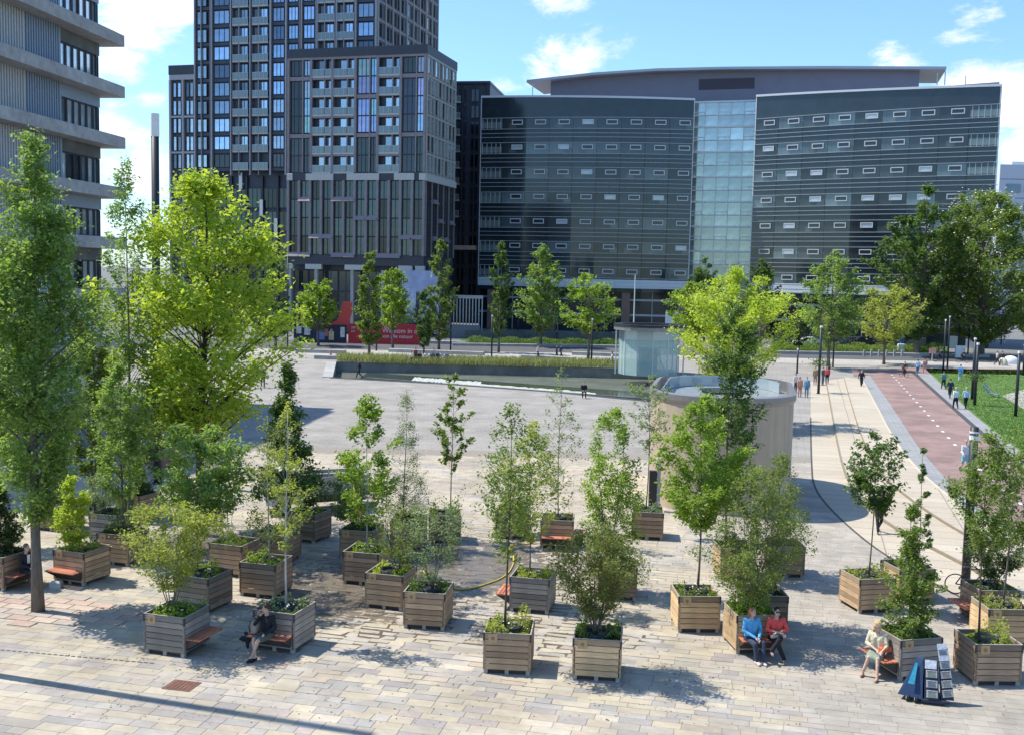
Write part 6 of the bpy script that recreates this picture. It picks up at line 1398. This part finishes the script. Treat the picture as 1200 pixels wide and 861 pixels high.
# wet patches on the stone
m_wet = bpy.data.materials.new('damp'); m_wet.use_nodes = True; b_ = m_wet.node_tree.nodes['Principled BSDF']; b_.inputs['Base Color'].default_value = (.17,.14,.105,1); b_.inputs['Roughness'].default_value = .25
t_ = m_wet.node_tree; no = t_.nodes.new('ShaderNodeTexNoise'); no.inputs['Scale'].default_value = 2.2; no.inputs['Detail'].default_value = 8; no.inputs['Roughness'].default_value = .7; no.inputs['Distortion'].default_value = 1.2; tcx = t_.nodes.new('ShaderNodeTexCoord'); t_.links.new(tcx.outputs['Object'], no.inputs['Vector'])
at_ = t_.nodes.new('ShaderNodeAttribute'); at_.attribute_name = 'fade'
mm_ = t_.nodes.new('ShaderNodeMath'); mm_.operation = 'MULTIPLY_ADD'; t_.links.new(at_.outputs['Fac'], mm_.inputs[0]); mm_.inputs[1].default_value = .34; t_.links.new(no.outputs[0], mm_.inputs[2])
mr_ = t_.nodes.new('ShaderNodeMapRange'); t_.links.new(mm_.outputs[0], mr_.inputs[0]); mr_.inputs['From Min'].default_value = .66; mr_.inputs['From Max'].default_value = .73; mr_.inputs['To Max'].default_value = .6; t_.links.new(mr_.outputs[0], b_.inputs['Alpha'])
def damp(cx, cy, rx, ry, label):
    c = G(cx, cy); n = 36; me = bpy.data.meshes.new('damp_patch'); vs = [(0,0,.0035)]; fd_ = [1.]
    for k, f_ in ((.5,.75),(1.,0.)): vs += [(math.cos(i*2*math.pi/n)*rx*k, math.sin(i*2*math.pi/n)*ry*k, .0035) for i in range(n)]; fd_ += [f_]*n
    fs = [(0, 1+i, 1+(i+1) % n) for i in range(n)]+[(1+i, 1+n+i, 1+n+(i+1) % n, 1+(i+1) % n) for i in range(n)]
    me.from_pydata(vs, [], fs); at2 = me.attributes.new('fade', 'FLOAT', 'POINT'); at2.data.foreach_set('value', fd_); me.materials.append(m_wet)
    link('damp_patch', me, None, (c.x, c.y, 0), kind='stuff', label=label)
damp(240, 640, 4., 4., 'damp stain under the trees'); damp(560, 665, 4.2, 5.4, 'damp stain round the hose'); damp(410, 690, 3.4, 5.0, 'damp stain between the brown planters')
Lp = []
for _ in range(1100):
    px, py = random.uniform(20, 1180), random.uniform(650, 850); g_ = G(px, py); Lp.append((g_.x, g_.y, .006))
    if random.random() < .5: Lp.append((g_.x+random.gauss(0, .15), g_.y+random.gauss(0, .15), .006))
lt = link('leaf_litter', leafcloud(np.array(Lp), .05, mat('litter', (.16,.13,.06), rough=.9, island=[(.22,.17,.08),(.12,.15,.05),(.10,.07,.04),(.3,.27,.15)]), 'leaf_litter', up=6), kind='stuff', label='scattered dry leaves and specks on the paving')
# ---------------- street clutter
def sign(label, base, ty, w_, h_, m, cat='sign', name='sign', pole=True, rz=0.):
    b = G(*base); zt_ = Zat(base[0], ty, b.y); o = thing(name, label, cat, tuple(b), rz)
    if pole: mb = MB(); mb.tube([(0,0,0),(0,0,zt_)], .05, 8); obj('pole', mb, m_louv, o)
    mb = MB(); mb.cbox(-w_/2, w_/2, -.09, -.052, zt_-h_, zt_, .01) if pole else mb.cbox(-w_/2, w_/2, -.2, .2, 0, zt_, .05); obj('panel', mb, m, o); return o
m_bs = mat('sign_blue', (.03,.12,.45), rough=.5)
sign('round blue road sign by the orange-tinged tree', (1055,412), 393, 1.0, 1.0, m_bs)
sign('white box under the blue road sign', (1055.5,412.5), 403, .9, 1.2, m_white, 'box', 'service_box', False)
sign('upside-down triangular give way sign behind the double lamp post', (1092,424), 408, .9, .7, mat('sign_pale_red', (.5,.25,.22), rough=.5))
sign('tall white cabinet, first of a pair beyond the lawn', (1122.5,419), 405, .75, 1, m_white, 'cabinet', 'service_cabinet', False)
sign('tall white cabinet, second of the pair beyond the lawn', (1126.5,419), 405, .75, 1, m_white, 'cabinet', 'service_cabinet', False)
sign('pale green information board before the dark trees', (1117,408), 394, 1.6, 3.0, mat('pale_board', (.34,.42,.42), rough=.5), 'board', 'information_board')
sign('rounded white hooded sign on a thin post by the road', (1138.5,412), 395, 1.9, 1.6, m_white)
sign('small white square panel near the glass pavilion', (760,420) if 0 else (786,404), 366, 1.9, 3.4, m_white, 'board', 'white_board')
sb2 = thing('sign_gantry', 'small dark gantry with a white panel deep under the trees', 'gantry', tuple(G(1163,402))); mb = MB(); mb.tube([(-2,0,0),(-2,0,4.2),(2,0,4.2),(2,0,0)], .12, 6); obj('frame', mb, m_louv, sb2); mb = MB(); mb.box(-1,1,-.1,0,4.3,5.6); obj('panel', mb, m_conc, sb2)
for lab, px, py, w_ in (('white rounded concrete seat block beyond the lawn',1184,426,3.2),('sandy stone block beside the white seat block',1175,428,1.6)):
    b = G(px, py); o = thing('seat_block', lab, 'seat', tuple(b)); mb = MB(); ellip(mb, (0,0,.1), (w_/2*.7, .8, .9), 16); obj('block', mb, m_white if 'white r' in lab else MATS['cream_kerb'], o, smooth=True)
for i, px in enumerate((1012.5,1021,1030,1039,1048,1057)):
    b = G(px, 417.5); o = thing('verge_post', 'pale short post on the verge at the head of the cycle path', 'bollard', tuple(b), 0, 'pale posts on the verge'); mb = MB(); mb.cbox(-.12,.12,-.12,.12,0,.85,.03); obj('post', mb, m_conc, o)
dchair = thing('deck_chair', 'teal low deck chair standing on the lawn', 'deck chair', tuple(G(1163,465)), R_(40))
mb = MB(); mb.add([(-.3,-.5,.25),(.3,-.5,.25),(.3,.25,.35),(-.3,.25,.35),(-.3,.8,1.1),(.3,.8,1.1)], [(0,1,2,3),(3,2,5,4)]); mb.add([(x, y, z-.04) for x, y, z in mb.v[:6]], [(3,2,1,0),(4,5,2,3)]); obj('sling', mb, mat('teal_cloth', (.05,.28,.28), rough=.8), dchair)
mb = MB()
for s_ in (-.31,.31): mb.tube([(s_,-.55,.05),(s_,.8,1.1)], .025, 6); mb.tube([(s_,.5,.0),(s_,-.1,.6)], .025, 6)
obj('frame', mb, mat('chair_wood', (.35,.25,.15)), dchair)
# parked cars under the trees in the background
def car(label, bx, by, rz, col):
    o = thing('parked_car', label, 'car', tuple(G(bx, by)), R_(rz), 'cars parked along the far street'); mb = MB()
    sec = [(-2.1,.35,.72,.80),(-1.9,.3,.85,.86),(-1.0,.28,.92,.88),(-.45,.28,1.40,.74),(.75,.28,1.45,.74),(1.5,.28,1.0,.86),(2.05,.3,.9,.84),(2.15,.38,.7,.78)]
    vs = []; 
    for x, zb, zt_, w_ in sec: vs += [(x,-.88,zb),(x,-.9,.65),(x,-w_+.04,zt_),(x,w_-.04,zt_),(x,.9,.65),(x,.88,zb)]
    fs = [(i*6+j, (i+1)*6+j, (i+1)*6+(j+1) % 6, i*6+(j+1) % 6) for i in range(len(sec)-1) for j in range(6)]+[tuple(range(6)), tuple(range(42, 48))[::-1]]
    mb.add(vs, fs); obj('body', mb, mat('car_paint_'+label.split()[0], col, rough=.25, spec=.6), o, smooth=False)
    mb = MB(); mb.add([(-.85,-.87,.95),(-.4,-.80,1.32),(.7,-.80,1.36),(1.3,-.88,.98)], [(0,3,2,1)]); mb.add([(x, -y, z) for x, y, z in mb.v[:4]], [(0,1,2,3)]); obj('window', mb, m_tg, o)
    for x in (-1.3, 1.35):
        for y in (-.85,.85): mb = MB(); mb.tube([(x,y-.1,.32),(x,y+.1,.32)], .32, 14); obj('wheel', mb, m_tyre, o)
car('white hatchback beside the lime maple on the street', 946, 406, -2, (.6,.6,.6)); car('dark car under the big maple', 1010, 405, -2, (.03,.03,.04)); car('silver car behind the double lamp post', 1098, 404, -2, (.3,.31,.33))
mb = MB(); b = G(1005,402);
